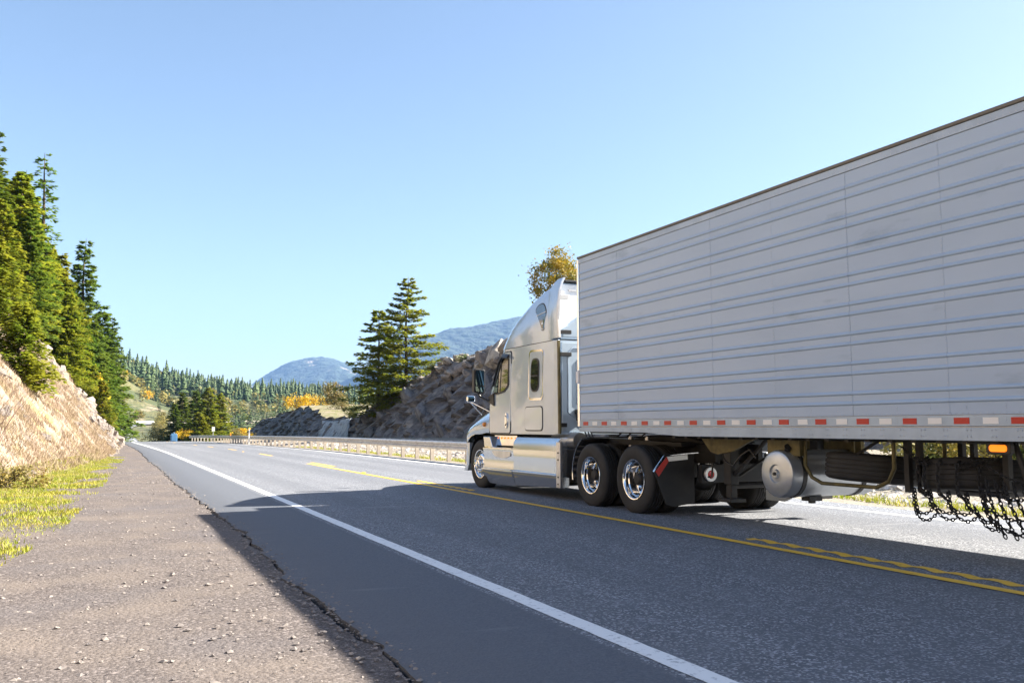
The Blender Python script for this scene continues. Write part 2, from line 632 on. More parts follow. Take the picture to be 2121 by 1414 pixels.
def hill_z(x, y):
    b = road_z(min(y, 520)) - 0.45 - 0.02 * max(0, x - 16) * (1 - sstep(380, 520, y)) - 0.5 * sstep(470, 500, y)
    ridge = smooth_table(CREST, x) * sstep(470, 940, y) * (1 - 0.6 * sstep(1000, 1600, y))
    meadow = 44 * math.exp(-((x + 28) / 58.0) ** 2) * sstep(488, 650, y)
    z = max(ridge, meadow)
    if x < -1:
        z = max(z, bank_z(x, y) - b - 1.5 if y < 300 else (bank_z(x, 300) - b) * (1 - sstep(300, 480, y)))
    return b + z + fbm(x, y, 0, 4, 0.02) * 2.2 * sstep(500, 600, y) + fbm(x, y, 5, 3, 0.1) * 0.25


rows = []
ys = [118 + 6 * i for i in range(64)] + [505 + 16 * i for i in range(70)]
xs = [-420 + 30 * i for i in range(12)] + [-70 + 6 * i for i in range(40)] + [175 + 25 * i for i in range(30)]
for y in ys:
    rows.append([(x, y, hill_z(x, y)) for x in xs])
g = MB()
g.grid(rows)
tag(obj('valley_terrain', g, 'terrain', smooth=180), 'rolling meadow and forest slopes beyond the end of the guardrail', None, kind='structure')


# far mountains: ridges with a crest and two flanks
def mountain(name, crest, y0, front, back, seed, label, amp):
    crest = [(2 * a, 2 * b) for a, b in crest]
    y0, front, back, amp = 2 * y0, 2 * front, 2 * back, 2 * amp
    xs_ = []
    for (a, za), (b, zb) in zip(crest, crest[1:]):
        for i in range(16):
            xs_.append(a + (b - a) * i / 16)
    xs_.append(crest[-1][0])
    rows_ = []
    nv = 60
    for j in range(nv):
        t = j / (nv - 1) * 2 - 1
        row = []
        for x in xs_:
            zc = smooth_table(crest, x)
            y = y0 + (front * t if t < 0 else back * t)
            k = 1 - abs(t)
            spur = fbm(x, y * 0.35, seed, 6, 0.00175)
            z = zc * (k ** 0.85) + amp * spur * (0.25 + 2.2 * k * (1 - k)) + 12 * fbm(x, y, seed, 3, 0.015)
            row.append((x + 80 * fbm(x, y, seed + 9, 3, 0.001), y, z - 12))
        rows_.append(row)
    m_ = MB()
    m_.grid(rows_)
    tag(obj(name, m_, 'mountain', smooth=180), label, None, kind='structure')


mountain('mountain', [(-900, 30), (-200, 70), (200, 105), (450, 165), (639, 221), (730, 276), (823, 327), (955, 366), (1067, 347), (1168, 318), (1298, 240), (1500, 190), (1900, 120), (2400, 60)],
         4500, 1500, 1500, 1.0, 'blue wooded mountain with pale clearings and one rounded peak', 45)
mountain('mountain', [(560, 10), (700, 60), (800, 112), (883, 150), (966, 184), (1030, 206), (1117, 238), (1300, 250), (1600, 200), (1900, 120)],
         3800, 700, 900, 4.0, 'lower blue ridge in front of the rounded mountain, partly behind the twin firs', 30)
mountain('mountain', [(760, 40), (900, 190), (1020, 310), (1130, 372), (1235, 393), (1310, 426), (1454, 449), (1595, 477), (1803, 525), (2181, 590), (2700, 560), (3400, 420), (4200, 200)],
         3500, 1400, 1500, 7.0, 'long blue forested mountain rising behind the truck cab', 50)

# the road
rnd = random.Random(5)


def edge_x(y):
    """Broken left edge of the asphalt."""
    return 1.55 + 0.10 * fbm(y, 0, 2, 2, 0.18) + 0.055 * fbm(y, 0, 7, 4, 1.1) + 0.035 * fbm(y, 0, 1, 4, 3.5) + 0.15 * sstep(25, 60, y)


def groove(x, y):
    """Milled rumble strip under the right-hand yellow line."""
    if 6.60 < x < 6.96 and 2 < y < 36:
        c = math.cos(2 * math.pi * y / 0.36)
        return -0.014 * max(0.0, c) ** 0.7
    return 0.0


rys = []
y = -40.0
while y < 118:
    rys.append(y)
    y += 1.0 if y < 2 else (0.06 if y < 24 else (0.12 if y < 40 else 0.5))
rys += [120 + 5 * i for i in range(57)]
offs = [-4.4, -3.9, -2.0, -0.35, 0.01, 0.03, 0.12, 0.24, 0.33, 0.35, 2.0, 3.9, 4.7]
rows = []
for y in rys:
    c, z = road_x(y), road_z(y)
    el = edge_x(y) if y < 118 else c - 5.0
    row = [(el + 0.012, y, z - 0.16), (el, y, z - 0.012), (el + 0.035, y, z)]
    row += [(c + o, y, z + groove(c + o, y)) for o in offs]
    row.append((c + 4.72, y, z - 0.14))
    rows.append(row)
# beyond 405 m the road swings to the right and climbs
bend = [(4.2, 408), (4.9, 430), (7.1, 450), (11.6, 465), (19.7, 478), (34, 487), (60, 494), (100, 500)]
bx = []
for i in range(len(bend) * 3 - 2):
    k, t = divmod(i, 3)
    t /= 3
    a = bend[k]
    b = bend[min(k + 1, len(bend) - 1)]
    bx.append((a[0] + (b[0] - a[0]) * t, a[1] + (b[1] - a[1]) * t))
for i, (x, y) in enumerate(bx):
    x2, y2 = bx[min(i + 1, len(bx) - 1)]
    x1, y1 = bx[max(i - 1, 0)]
    d = Vector((x2 - x1, y2 - y1)).normalized()
    nx, ny = d.y, -d.x
    z = road_z(y)
    row = []
    for o in [-5.05, -5.02, -5.0] + offs + [4.72]:
        row.append((x + nx * o, y + ny * o, z - (0.14 if o in (-5.05, 4.72) else 0)))
    rows.append(row)
g = MB()
g.grid(rows)
road = tag(obj('road', g, 'asphalt', smooth=30), 'grey two-lane asphalt highway with a broken left edge', None, kind='structure')


def stripe(name, mname, label, segs_, w, x_of, wav=None, lift=0.004, step=0.12):
    m_ = MB()
    for y0, y1 in segs_:
        rows_ = []
        n_ = max(2, int((y1 - y0) / (step if y1 < 45 else 0.6)))
        for i in range(n_ + 1):
            y_ = y0 + (y1 - y0) * i / n_
            c_ = x_of(y_)
            wl = w / 2 + 0.006 * fbm(y_, 1, c_, 3, 4.0)
            wr = w / 2 + 0.006 * fbm(y_, 5, c_, 3, 4.0)
            if wav:
                k_ = math.cos(2 * math.pi * y_ / 0.36)
                wl += wav * k_
                wr += wav * k_
            cols = [c_ - wl, c_ - wl * 0.33, c_ + wr * 0.33, c_ + wr]
            rows_.append([(x_, y_, road_z(y_) + groove(x_, y_) + lift) for x_ in cols])
        m_.grid(rows_)
    return tag(obj(name, m_, mname, smooth=30), label, None, kind='structure')


stripe('edge_line', 'road_white', 'solid white edge line beside the left asphalt shoulder', [(-40, 44), (44, 135), (280, 405)], 0.15, lambda y: road_x(y) - 3.77)
stripe('edge_line', 'road_white', 'solid white edge line along the guardrail side', [(-40, 44), (44, 135), (280, 405)], 0.15, lambda y: road_x(y) + 3.92)
stripe('centre_line', 'road_yellow', 'solid yellow centre line that ends ahead of the truck', [(-40, 31.6)], 0.13, lambda y: road_x(y) - 0.16)
stripe('centre_line', 'road_yellow', 'broken yellow centre dashes painted over the rumble strip', [(4.7 + 12.1 * k, 8.35 + 12.1 * k) for k in range(-3, 10)], 0.13,
       lambda y: road_x(y) + 0.18, wav=0.009, step=0.045)
stripe('centre_line', 'road_yellow', 'distant solid yellow centre line before the bend', [(290, 405)], 0.16, lambda y: road_x(y))

# raised pavement markers and the dark patches beside the centre line
for x, y in ((6.62, 24.6), (6.62, 48.8)):
    m_ = MB()
    m_.prism([(y - 0.05, 0.0), (y - 0.03, 0.02), (y + 0.03, 0.02), (y + 0.05, 0.0)], 'X', x - 0.05, x + 0.05)
    m_.v = [(a, b, c + road_z(y) + 0.002) for a, b, c in m_.v]
    tag(obj('road_stud', m_, 'road_yellow'), 'yellow road stud on the centre line ' + ('just ahead of the truck shadow' if y < 30 else 'farther on, between two dashes'), 'road stud')

# gravel shoulder left of the asphalt
rows = []
sy = [-40 + 2 * i for i in range(20)] + [0.5 + 0.1 * i for i in range(300)] + [30.6 + 0.5 * i for i in range(180)] + [121, 124, 128]
for y in sy:
    f = smooth_table(BANK_FOOT, y) - 1.2
    e = edge_x(y) - max(0.004, 0.024 + 0.05 * fbm(y, 3, 4, 4, 1.2))
    row = []
    for i in range(13):
        t = i / 12
        x = f + (e - f) * (1 - (1 - t) ** 1.3)
        z = road_z(y) - 0.012 + 0.035 * fbm(x, y, 0, 4, 0.6) * (1 - t ** 4) - 0.015 * t ** 3
        row.append((x, y, z))
    row.append((e + 0.012, y, road_z(y) - 0.15))
    rows.append(row)
g = MB()
g.grid(rows)
tag(obj('gravel_shoulder', g, 'gravel', smooth=60), 'brown-grey compacted gravel shoulder between bank and asphalt', None, kind='structure')
g = MB()
g.grid([[(1.0, y, road_z(y) - 0.10), (2.2, y, road_z(y) - 0.10)] for y in range(-40, 125, 2)])
tag(obj('crack_soil', g, 'crack_soil'), 'dark soil in the crack along the asphalt edge', None, kind='structure')

# loose pebbles on the shoulder
rnd = random.Random(11)


def pebbles(n, area, smin, smax, seed):
    r_ = random.Random(seed)
    m_ = MB()
    base = [(1, 0, 0), (0, 1, 0), (-1, 0, 0), (0, -1, 0), (0, 0, 0.8), (0.5, 0.5, 0.55), (-0.5, 0.45, 0.5)]
    fs = [(0, 5, 4), (5, 1, 4), (1, 6, 4), (6, 2, 4), (2, 3, 4), (3, 0, 4), (0, 1, 5), (1, 2, 6)]
    for _ in range(n):
        x, y, z = area(r_)
        s = smin + (smax - smin) * r_.random() ** 3
        a = r_.random() * 6.28
        c_, s_ = math.cos(a), math.sin(a)
        sx, sy_, sz = s * r_.uniform(0.7, 1.3), s * r_.uniform(0.7, 1.3), s * r_.uniform(0.4, 0.9)
        m_.add([(x + (px * sx) * c_ - (py * sy_) * s_, y + px * sx * s_ + py * sy_ * c_, z + pz * sz - 0.1 * s) for px, py, pz in
                [(p[0] + r_.uniform(-.2, .2), p[1] + r_.uniform(-.2, .2), p[2]) for p in base]], fs)
    return m_


def on_shoulder(r_):
    y = 3 + 30 * r_.random() ** 1.8
    f = smooth_table(BANK_FOOT, y)
    x = f + (1.5 - f) * r_.random()
    return x, y, road_z(y) - 0.012 + 0.03 * fbm(x, y, 0, 4, 0.6)


tag(obj('gravel', pebbles(5200, on_shoulder, 0.006, 0.028, 3), 'pebble'), 'loose pebbles scattered over the gravel shoulder', None, kind='stuff')



def on_crack(r_):
    y = 3 + 34 * r_.random() ** 1.7
    x = edge_x(y) + r_.gauss(-0.03, 0.09)
    return x, y, road_z(y) - (0.012 if x < edge_x(y) else 0.0)


tag(obj('asphalt_crumbs', pebbles(2600, on_crack, 0.004, 0.022, 31), 'pebble'), 'loose crumbs along the broken asphalt edge', None, kind='stuff')

# rocky bank on the left
rows = []
by = [-40 + 4 * i for i in range(13)] + [12 + 0.25 * i for i in range(200)] + [62 + 0.5 * i for i in range(96)] + [112 + 4 * i for i in range(6)]
bs = [-0.6, -0.3, 0, 0.2, 0.4, 0.6, 0.8] + [1.0 + 0.2 * i for i in range(39)] + [9.0 + 1.2 * i for i in range(10)] + [24, 30, 40, 60, 90]
for y in by:
    f = smooth_table(BANK_FOOT, y)
    rows.append([(f - s + 0.20 * sstep(0.2, 1.5, s) * fbm(y, s * 1.7, 2, 5, 1.3), y + 0.25 * sstep(0.2, 1.5, s) * fbm(y, s * 1.3, 8, 4, 1.3), bank_z(f - s, y)) for s in bs])
g = MB()
g.grid(rows)
bank = tag(obj('hillside', g, 'bank_soil', smooth=50), 'steep tan rocky bank beside the gravel shoulder', None, kind='structure')

# right-hand verge, ditch and the foot of the rock cut


def verge_z(x, y):
    z = lerp_table([(10.6, -0.14), (11.32, -0.012), (12.1, -0.03), (13.2, 0.0), (14.6, 0.16), (16.5, 0.34), (19, 0.42), (24, 0.5), (60, 1.2)], x)
    return road_z(y) + z + (0.05 * fbm(x, y, 2, 4, 0.8) if x > 12 else 0) * (1 + sstep(13, 16, x))


rows = []
for y in [-30 + 2 * i for i in range(15)] + [0.5 * i for i in range(120)] + [60 + 1.5 * i for i in range(44)]:
    rows.append([(x, y, verge_z(x, y)) for x in (10.6, 11.28, 11.34, 11.7, 12.1, 12.6, 13.2, 13.8, 14.6, 15.5, 16.5, 18, 21, 26, 40, 60)])
g = MB()
g.grid(rows)
tag(obj('gravel_verge', g, 'verge_ground', smooth=60), 'stony verge rising from the right edge line to the rock cut', None, kind='structure')


def on_verge(r_):
    y = 3 + 105 * r_.random() ** 1.3
    x = 12.5 + 8.5 * r_.random() ** 1.4
    return x, y, verge_z(x, y)


tag(obj('rubble', pebbles(11000, on_verge, 0.04, 0.19, 8), 'rubble'), 'pale broken stones covering the slope behind the guardrail', None, kind='stuff')

# ------------------------------------------------------------------ rock cut on the right
TOPZ = [(18.0, 1.76), (30.0, 4.76), (42.0, 7.75), (57.0, 8.21), (65.6, 7.38), (73.1, 7.16), (82.5, 6.25), (91.5, 5.21), (97.5, 2.95), (105.0, 2.43), (118.5, 2.51), (126.0, 3.55), (132.0, 3.93), (144.0, 4.16), (154.5, 3.7), (165.0, 3.1), (174.0, 2.2), (178.5, 0.71), (182.2, -1.54)]


def cliff_point(y, t):
    """Point on the cut face: t 0 at the foot, 1 at the brow."""
    zt = smooth_table(TOPZ, y) + 0.5 * fbm(y, 0, 3, 4, 0.22)
    z0 = min(0.2, zt) + road_z(y) * 0.5
    z = z0 + (zt - z0) * t
    x = 24.3 + min(4.2, 0.1 + 0.68 * max(0.0, zt - z0)) * max(t, 0) ** 1.15 + 0.8 * min(t, 0) + 0.9 * fbm(y, 0, 9, 3, 0.08)
    u = y * 0.80 + z * 0.60            # dipping beds
    w = -y * 0.60 + z * 0.80
    inside = 1 if 0 < t < 1 else 0
    st = u * 0.36 + 0.55 * fbm(y, z, 1, 3, 0.22)
    x += 0.85 * ((st % 1.0) - 0.5) * math.sin(math.pi * min(1, max(0, t))) ** 0.5
    st2 = w * 0.45 + 0.7 * fbm(y, z, 4, 3, 0.25)
    x += 0.55 * (st2 % 1.0) * inside + 0.30 * fbm(y, z * 1.4, 6, 3, 0.4)
    return (x, y + 0.3 * fbm(y, z, 8, 3, 0.8), z)


g = MB()
rows = []
cy = [20 + 0.5 * i for i in range(327)]
ct = [-0.25, -0.1] + [i / 26 for i in range(27)]
for y in cy:
    rows.append([cliff_point(y, t) for t in ct])
g.grid(rows)
cliff = empty('rock_cut', (26, 90, 0))
tag(cliff, 'dark grey blasted rock cut with slabs piled along its brow, behind the guardrail', 'rock face')
obj('rock_face', g, 'cliff_rock', cliff)
rows = []
for y in cy[::2]:
    p = cliff_point(y, 1)
    row = [p]
    for k, dx in enumerate((0.7, 1.6, 3.0, 5, 8, 13, 22, 36)):
        row.append((p[0] + dx, y, p[2] + (0.20 * dx if y < 90 else 0.04 * dx) * (1 if dx < 9 else 0.35) + 0.22 * fbm(p[0] + dx, y, 2, 4, 0.5) - (0.05 * (dx - 9) if dx > 9 else 0)))
    rows.append(row)
g = MB()
g.grid(rows)
obj('brow', g, 'cliff_top', cliff, smooth=60)


def rock_mesh(name, seed, sx, sy, sz, mname, n=22):
    r_ = random.Random(seed)
    bm = bmesh.new()
    for _ in range(n):
        v = Vector((r_.uniform(-1, 1), r_.uniform(-1, 1), r_.uniform(-1, 1)))
        v = v / max(abs(v.x), abs(v.y), abs(v.z)) * r_.uniform(0.72, 1.0)
        bm.verts.new((v.x * sx, v.y * sy, v.z * sz))
    res = bmesh.ops.convex_hull(bm, input=bm.verts)
    dead = [e for e in res['geom_interior'] + res['geom_unused'] if isinstance(e, bmesh.types.BMVert)]
    bmesh.ops.delete(bm, geom=list(set(dead)), context='VERTS')
    me = bpy.data.meshes.new(name)
    bm.to_mesh(me)
    bm.free()
    me.materials.append(MATS[mname])
    return me


rnd = random.Random(21)
slabs = [rock_mesh('rock', 100 + k, 0.5, 0.62, 0.22 + 0.10 * (k % 3), 'cliff_slab') for k in range(9)]
blocks = [rock_mesh('rock', 200 + k, 0.5, 0.5, 0.45, 'cliff_rock') for k in range(7)]
for i in range(190):                                  # the heap of slabs along the brow
    y = rnd.uniform(56, 86) if i < 160 else rnd.uniform(86, 97)
    k = 1 - sstep(70, 86, y)
    t = rnd.uniform(0.80, 1.0) if rnd.random() < 0.6 * k + 0.15 else 1.0
    dx = rnd.uniform(-0.1, 2.2) if t == 1.0 else -0.1
    p = cliff_point(y, t)
    z = p[2] + 0.20 * max(dx, 0) + rnd.uniform(-0.1, 0.35) * k
    s = rnd.uniform(0.45, 1.25) * (1.0 if rnd.random() < 0.85 else 1.7) * (0.55 + 0.45 * k)
    link('rock', rnd.choice(slabs), cliff, (p[0] + dx, y, z), (rnd.uniform(-.5, .5), rnd.uniform(-.45, .35), rnd.uniform(0, 6.28)), s)
link('rock', slabs[4], cliff, (28.6, 65.0, 6.9), (0.5, -0.65, 0.5), (2.2, 1.9, 3.0))      # the big leaning boulder by the cab
link('rock', slabs[2], cliff, (28.4, 67.6, 6.9), (0.1, 0.2, 1.2), (1.8, 1.7, 2.0))
for i in range(100):                                  # blocks standing proud of the face
    y = rnd.uniform(45, 99) if i < 78 else rnd.uniform(122, 174)
    t = rnd.uniform(0.03, 0.92)
    p = cliff_point(y, t)
    s = rnd.uniform(0.6, 1.9) * (1 if y < 105 else 0.7)
    link('rock', rnd.choice(blocks), cliff, (p[0] + 0.2, p[1], p[2]), (rnd.uniform(-.4, .4) + 0.6, rnd.uniform(-.5, .2), rnd.uniform(-.5, .5)), (s * 0.55, s * 1.25, s * 0.8))

# pale sprayed-concrete patch on the cut
rows = []
for i in range(25):
    row = []
    for j in range(15):
        t = j / 14
        y = 99.5 + 16.5 * i / 24 - 3.5 * (1 - t)
        zt = smooth_table(TOPZ, y) - 0.1
        row.append((24.25 + 1.45 * t + 0.9 * fbm(y, 0, 9, 3, 0.08) + 0.16 * fbm(y, t * 3, 2, 4, 0.7), y + 0.15 * fbm(y, t * 4, 5, 2, 1), -0.1 + (zt - 0.1) * t))
    rows.append(row)
g = MB()
g.grid(rows)
o = obj('concrete_patch', g, 'shotcrete', cliff, smooth=40)
sm = o.modifiers.new('thickness', 'SOLIDIFY')
sm.thickness = 0.12
sm.offset = 1

# rock ribs on the left bank
brocks = [rock_mesh('rock', 300 + k, 0.5, 0.55, 0.42, 'bank_rock') for k in range(8)]
for i in range(150):
    y = rnd.uniform(62, 90)
    s_ = rnd.uniform(0.1, 7.5)
    x = smooth_table(BANK_FOOT, y) - s_
    s = rnd.uniform(0.35, 1.5) * (1.2 if y > 78 else 0.8)
    link('rock', rnd.choice(brocks), bank, (x, y, bank_z(x, y) - 0.12 * s), (rnd.uniform(-.5, .5), 0.75 + rnd.uniform(-.4, .4), rnd.uniform(0, 6.28)), (s, s, s * 0.7))
for i in range(120):
    y = rnd.uniform(6, 64)
    s_ = rnd.uniform(0.0, 2.2) ** 1.4
    x = smooth_table(BANK_FOOT, y) - s_
    s = 0.08 + 0.5 * rnd.random() ** 2.5
    link('rock', rnd.choice(brocks), bank, (x, y, bank_z(x, y) - 0.1 * s), (rnd.uniform(-.5, .5), 0.6, rnd.uniform(0, 6.28)), s)

# ------------------------------------------------------------------ guardrail
rail_parts = empty('guardrail', (11.75, 70, 0))
tag(rail_parts, 'long galvanised guardrail on pale posts along the far road edge', 'guardrail')
prof = [(-0.02, 0.0), (-0.085, 0.035), (-0.085, 0.085), (-0.02, 0.13), (-0.02, 0.18), (-0.085, 0.225), (-0.085, 0.275), (-0.02, 0.31)]
prof = prof + [(x + 0.012, z) for x, z in prof[::-1]]
GX = 11.72


def rail_x(y):
    return GX - 2.0 * sstep(100, 128, y)


y = 20.0
while y < 122:
    y1 = y + 3.81
    rings = []
    for yy in (y - 0.12, y + 1.27, y + 2.54, y1):
        lift = 0.008 if yy == y - 0.12 else 0
        dz = road_z(yy) + 0.43 - 0.0 * yy
        rings.append([(rail_x(yy) + px - lift, yy, dz + pz) for px, pz in prof])
    m_ = MB()
    m_.loft(rings)
    obj('rail_section', m_, 'galvanised', rail_parts)
    y = y1
pm = MB()
pm.box(-0.0, 0.15, -0.055, 0.055, -0.35, 0.70)
pmesh = mesh_from('post', pm, 'post_wood')
bmx = MB()
bmx.box(-0.03, 0.02, -0.05, 0.05, 0.46, 0.72)
bmesh_ = mesh_from('block', bmx, 'galvanised')
y = 20.3
while y < 122:
    po = link('post', pmesh, rail_parts, (rail_x(y) + 0.02, y, road_z(y)))
    link('block', bmesh_, po)
    y += 1.905

# ------------------------------------------------------------------ far barrier, signs and cabinet
rings = []
for i, (x, y) in enumerate(bx[3:]):
    x2, y2 = bx[min(i + 4, len(bx) - 1)]
    x1, y1 = bx[i + 2]
    d = Vector((x2 - x1, y2 - y1)).normalized()
    cx_, cy_ = x - d.y * 6.3, y + d.x * 6.3
    z = road_z(y)
    rings.append([(cx_ + d.y * o_, cy_ - d.x * o_, z + h_) for o_, h_ in ((0.3, -0.5), (0.28, 0.25), (0.12, 1.0), (-0.12, 1.0), (-0.3, -0.5))])
m_ = MB()
m_.loft(rings)
tag(obj('concrete_barrier', m_, 'barrier'), 'pale concrete barrier curving round the distant bend', 'barrier')

cab = empty('utility_cabinet', (8.9, 137, road_z(137)))
tag(cab, 'small blue cabinet with a domed top behind the far end of the guardrail', 'cabinet')
zc = road_z(137)
m_ = MB()
m_.prism([(8.45, zc - 0.1), (9.35, zc - 0.1), (9.35, zc + 1.0), (9.2, zc + 1.16), (8.9, zc + 1.22), (8.6, zc + 1.16), (8.45, zc + 1.0)], 'Y', 136.6, 137.4)
obj('housing', m_, 'blue_paint', cab, bevel=0.03)
m_ = MB()
m_.box(8.58, 9.22, 136.57, 136.6, zc + 0.15, zc + 0.95)
obj('door', m_, 'blue_paint', cab, bevel=0.01)
m_ = MB()
m_.cyl((8.9, 137, zc + 1.2), (8.9, 137, zc + 1.36), 0.06)
obj('vent', m_, 'blue_paint', cab)

sg = empty('road_sign', (12.5, 120, road_z(120)))
tag(sg, 'small blank white sign standing before the roadside conifers', 'sign')
m_ = MB()
m_.box(12.46, 12.54, 119.98, 120.02, -0.9, 1.1)
obj('post', m_, 'galvanised', sg)
m_ = MB()
m_.box(12.32, 12.68, 119.93, 119.97, 0.75, 1.3)
obj('panel', m_, 'sign_white', sg, bevel=0.01)

dp = empty('marker_post', (11.38, 80.4, road_z(80.4)))
tag(dp, 'slim white marker post rising above the guardrail', 'marker post')
m_ = MB()
m_.prism([(-0.055, -0.05), (0.055, -0.05), (0.055, 1.26), (0.0, 1.32), (-0.055, 1.26)], 'Y', 80.38, 80.42)
m_.v = [(a + 11.38, b, c + road_z(80.4)) for a, b, c in m_.v]
obj('blade', m_, 'sign_white', dp)
m_ = MB()
m_.box(11.345, 11.415, 80.372, 80.378, road_z(80.4) + 1.0, road_z(80.4) + 1.18)
obj('reflector', m_, 'aluminium', dp)
om = empty('marker_post', (12.2, 100, road_z(100)))
tag(om, 'short orange marker post behind the guardrail', 'marker post')
m_ = MB()
m_.cyl((12.2, 100, road_z(100) - 0.1), (12.2, 100, road_z(100) + 1.0), 0.06, 0.06, 10)
obj('blade', m_, 'orange_paint', om)
m_ = MB()
m_.cyl((12.2, 100, road_z(100) + 1.0), (12.2, 100, road_z(100) + 1.06), 0.06, 0.02, 10)
obj('cap', m_, 'orange_paint', om)

# ------------------------------------------------------------------ trees and shrubs


def conifer_meshes(name, seed, H, Rm, whorl=0.42, per=6, dens=1.0, bare=0.04, droop=0.25, spray=(0.30, 0.11), nmat='needle', power=0.85, sparse=0.0, lean=0.0, jit=1.0):
    r_ = random.Random(seed)
    tm = MB()
    n = 9
    pts = [(0.12 * math.sin(i * 0.9 + seed) * (i / n) + lean * (i / n) ** 2, 0.1 * math.cos(i * 1.3) * (i / n), H * i / n - (0.5 if i == 0 else 0)) for i in range(n + 1)]
    tm.tube(pts, [0.017 * H * (1 - i / n) ** 0.9 + 0.015 for i in range(n + 1)], 7)
    vs, fs = [], []
    h = H * bare
    while h < H * 0.985:
        k = h / H
        i = min(n - 1, int(k * n))
        tt = k * n - i
        cx_ = pts[i][0] + (pts[i + 1][0] - pts[i][0]) * tt
        cy_ = pts[i][1] + (pts[i + 1][1] - pts[i][1]) * tt
        L0 = Rm * (1 - k) ** power * (0.75 + 0.25 * min(1, k * 6)) + 0.12
        np_ = max(3, int(per * (0.6 + 0.4 * (1 - k))))
        a0 = r_.random() * 6.28
        for b in range(np_):
            if r_.random() < sparse:
                continue
            a = a0 + 6.283 * b / np_ + r_.uniform(-.35, .35)
            L = L0 * r_.choice((r_.uniform(0.35, 0.8), r_.uniform(0.7, 1.22), r_.uniform(0.8, 1.1)))
            droop_ = droop * r_.uniform(0.4, 1.7)
            up = 0.25 * k + r_.uniform(-.10, .12)
            hb = h + r_.uniform(-.5, .5) * whorl
            ca, sa = math.cos(a), math.sin(a)
            # bough stem
            p0 = Vector((cx_, cy_, hb))
            def bp(t):
                return Vector((cx_ + ca * L * t, cy_ + sa * L * t, hb + L * (up * t - droop_ * t * t * (1 - 0.4 * k)) + 0.05 * L * t ** 4))
            if L > 0.7:
                tm.tube([bp(0), bp(0.4), bp(0.8)], [0.012 * L + 0.008, 0.008 * L + 0.006, 0.006], 4)
            ns = int((5 + L * 17) * dens)
            for _ in range(ns):
                t = 0.12 + 0.88 * r_.random() ** 0.75
                side = r_.choice((-1, 1)) * r_.random()
                wid = 0.34 * L * (1.05 - t) ** 0.7 * min(1, t * 3.2)
                p = bp(t)
                p = Vector((p.x - sa * side * wid, p.y + ca * side * wid, p.z - 0.18 * abs(side) * wid + r_.gauss(-0.02, 0.05 + 0.028 * L) * jit))
                d = Vector((ca, sa, r_.uniform(-.6, .3))) + Vector((-sa, ca, 0)) * (side * 0.9 + r_.uniform(-.3, .3))
                d.normalize()
                ln = spray[0] * r_.uniform(0.7, 1.35)
                wd = spray[1] * r_.uniform(0.7, 1.3)
                q = d.cross(Vector((r_.uniform(-.5, .5), r_.uniform(-.5, .5), 1))).normalized() * wd
                o_ = len(vs)
                m1 = p + d * ln * 0.45
                vs += [p, m1 + q, p + d * ln, m1 - q]
                fs.append((o_, o_ + 1, o_ + 2, o_ + 3))
        h += whorl * r_.uniform(0.75, 1.25) * (0.55 + 0.75 * (1 - k))
    cm = MB()
    cm.v = [tuple(v) for v in vs]
    cm.f = fs
    cm.m = [0] * len(fs)
    return mesh_from('trunk', tm, 'bark', smooth=60), mesh_from('crown', cm, nmat, smooth='leaf')


def plant(name, meshes, loc, label, cat='tree', group=None, s=1.0, rz=0.0, sz=None, parts=('trunk', 'crown')):
    e = empty(name, loc, rz)
    e.scale = (s, s, sz or s)
    tag(e, label, cat, group)
    for pn, me in zip(parts, meshes):
        o_ = bpy.data.objects.new(pn, me)
        COL.objects.link(o_)
        o_.parent = e
    return e


fir_tall = conifer_meshes('conifer', 1, 20, 4.6, 0.50, 6, 1.7, 0.03, 0.22, (0.44, 0.15))
fir_dense = conifer_meshes('conifer', 2, 16, 3.9, 0.44, 7, 1.8, 0.02, 0.22, (0.42, 0.15))
fir_bare = conifer_meshes('conifer', 3, 18, 2.3, 0.62, 6, 0.9, 0.08, 0.28, (0.40, 0.13), sparse=0.18, power=0.55)
fir_young = conifer_meshes('conifer', 4, 6, 1.9, 0.28, 7, 2.4, 0.02, 0.15, (0.28, 0.10), 'needle_light')
fir_light = conifer_meshes('conifer', 5, 15, 4.2, 0.44, 7, 1.8, 0.02, 0.20, (0.42, 0.15), 'needle_light')
twin_a = conifer_meshes('conifer', 6, 13.2, 5.5, 0.54, 7, 2.4, 0.0, 0.13, (0.36, 0.12), 'needle_light', power=0.80, sparse=0.06, lean=0.1, jit=0.65)
twin_b = conifer_meshes('conifer', 7, 10.8, 5.1, 0.52, 7, 2.4, 0.0, 0.14, (0.36, 0.12), 'needle_light', power=0.80, sparse=0.06, jit=0.65)

LEFT = 'conifers crowding the rocky bank on the left'
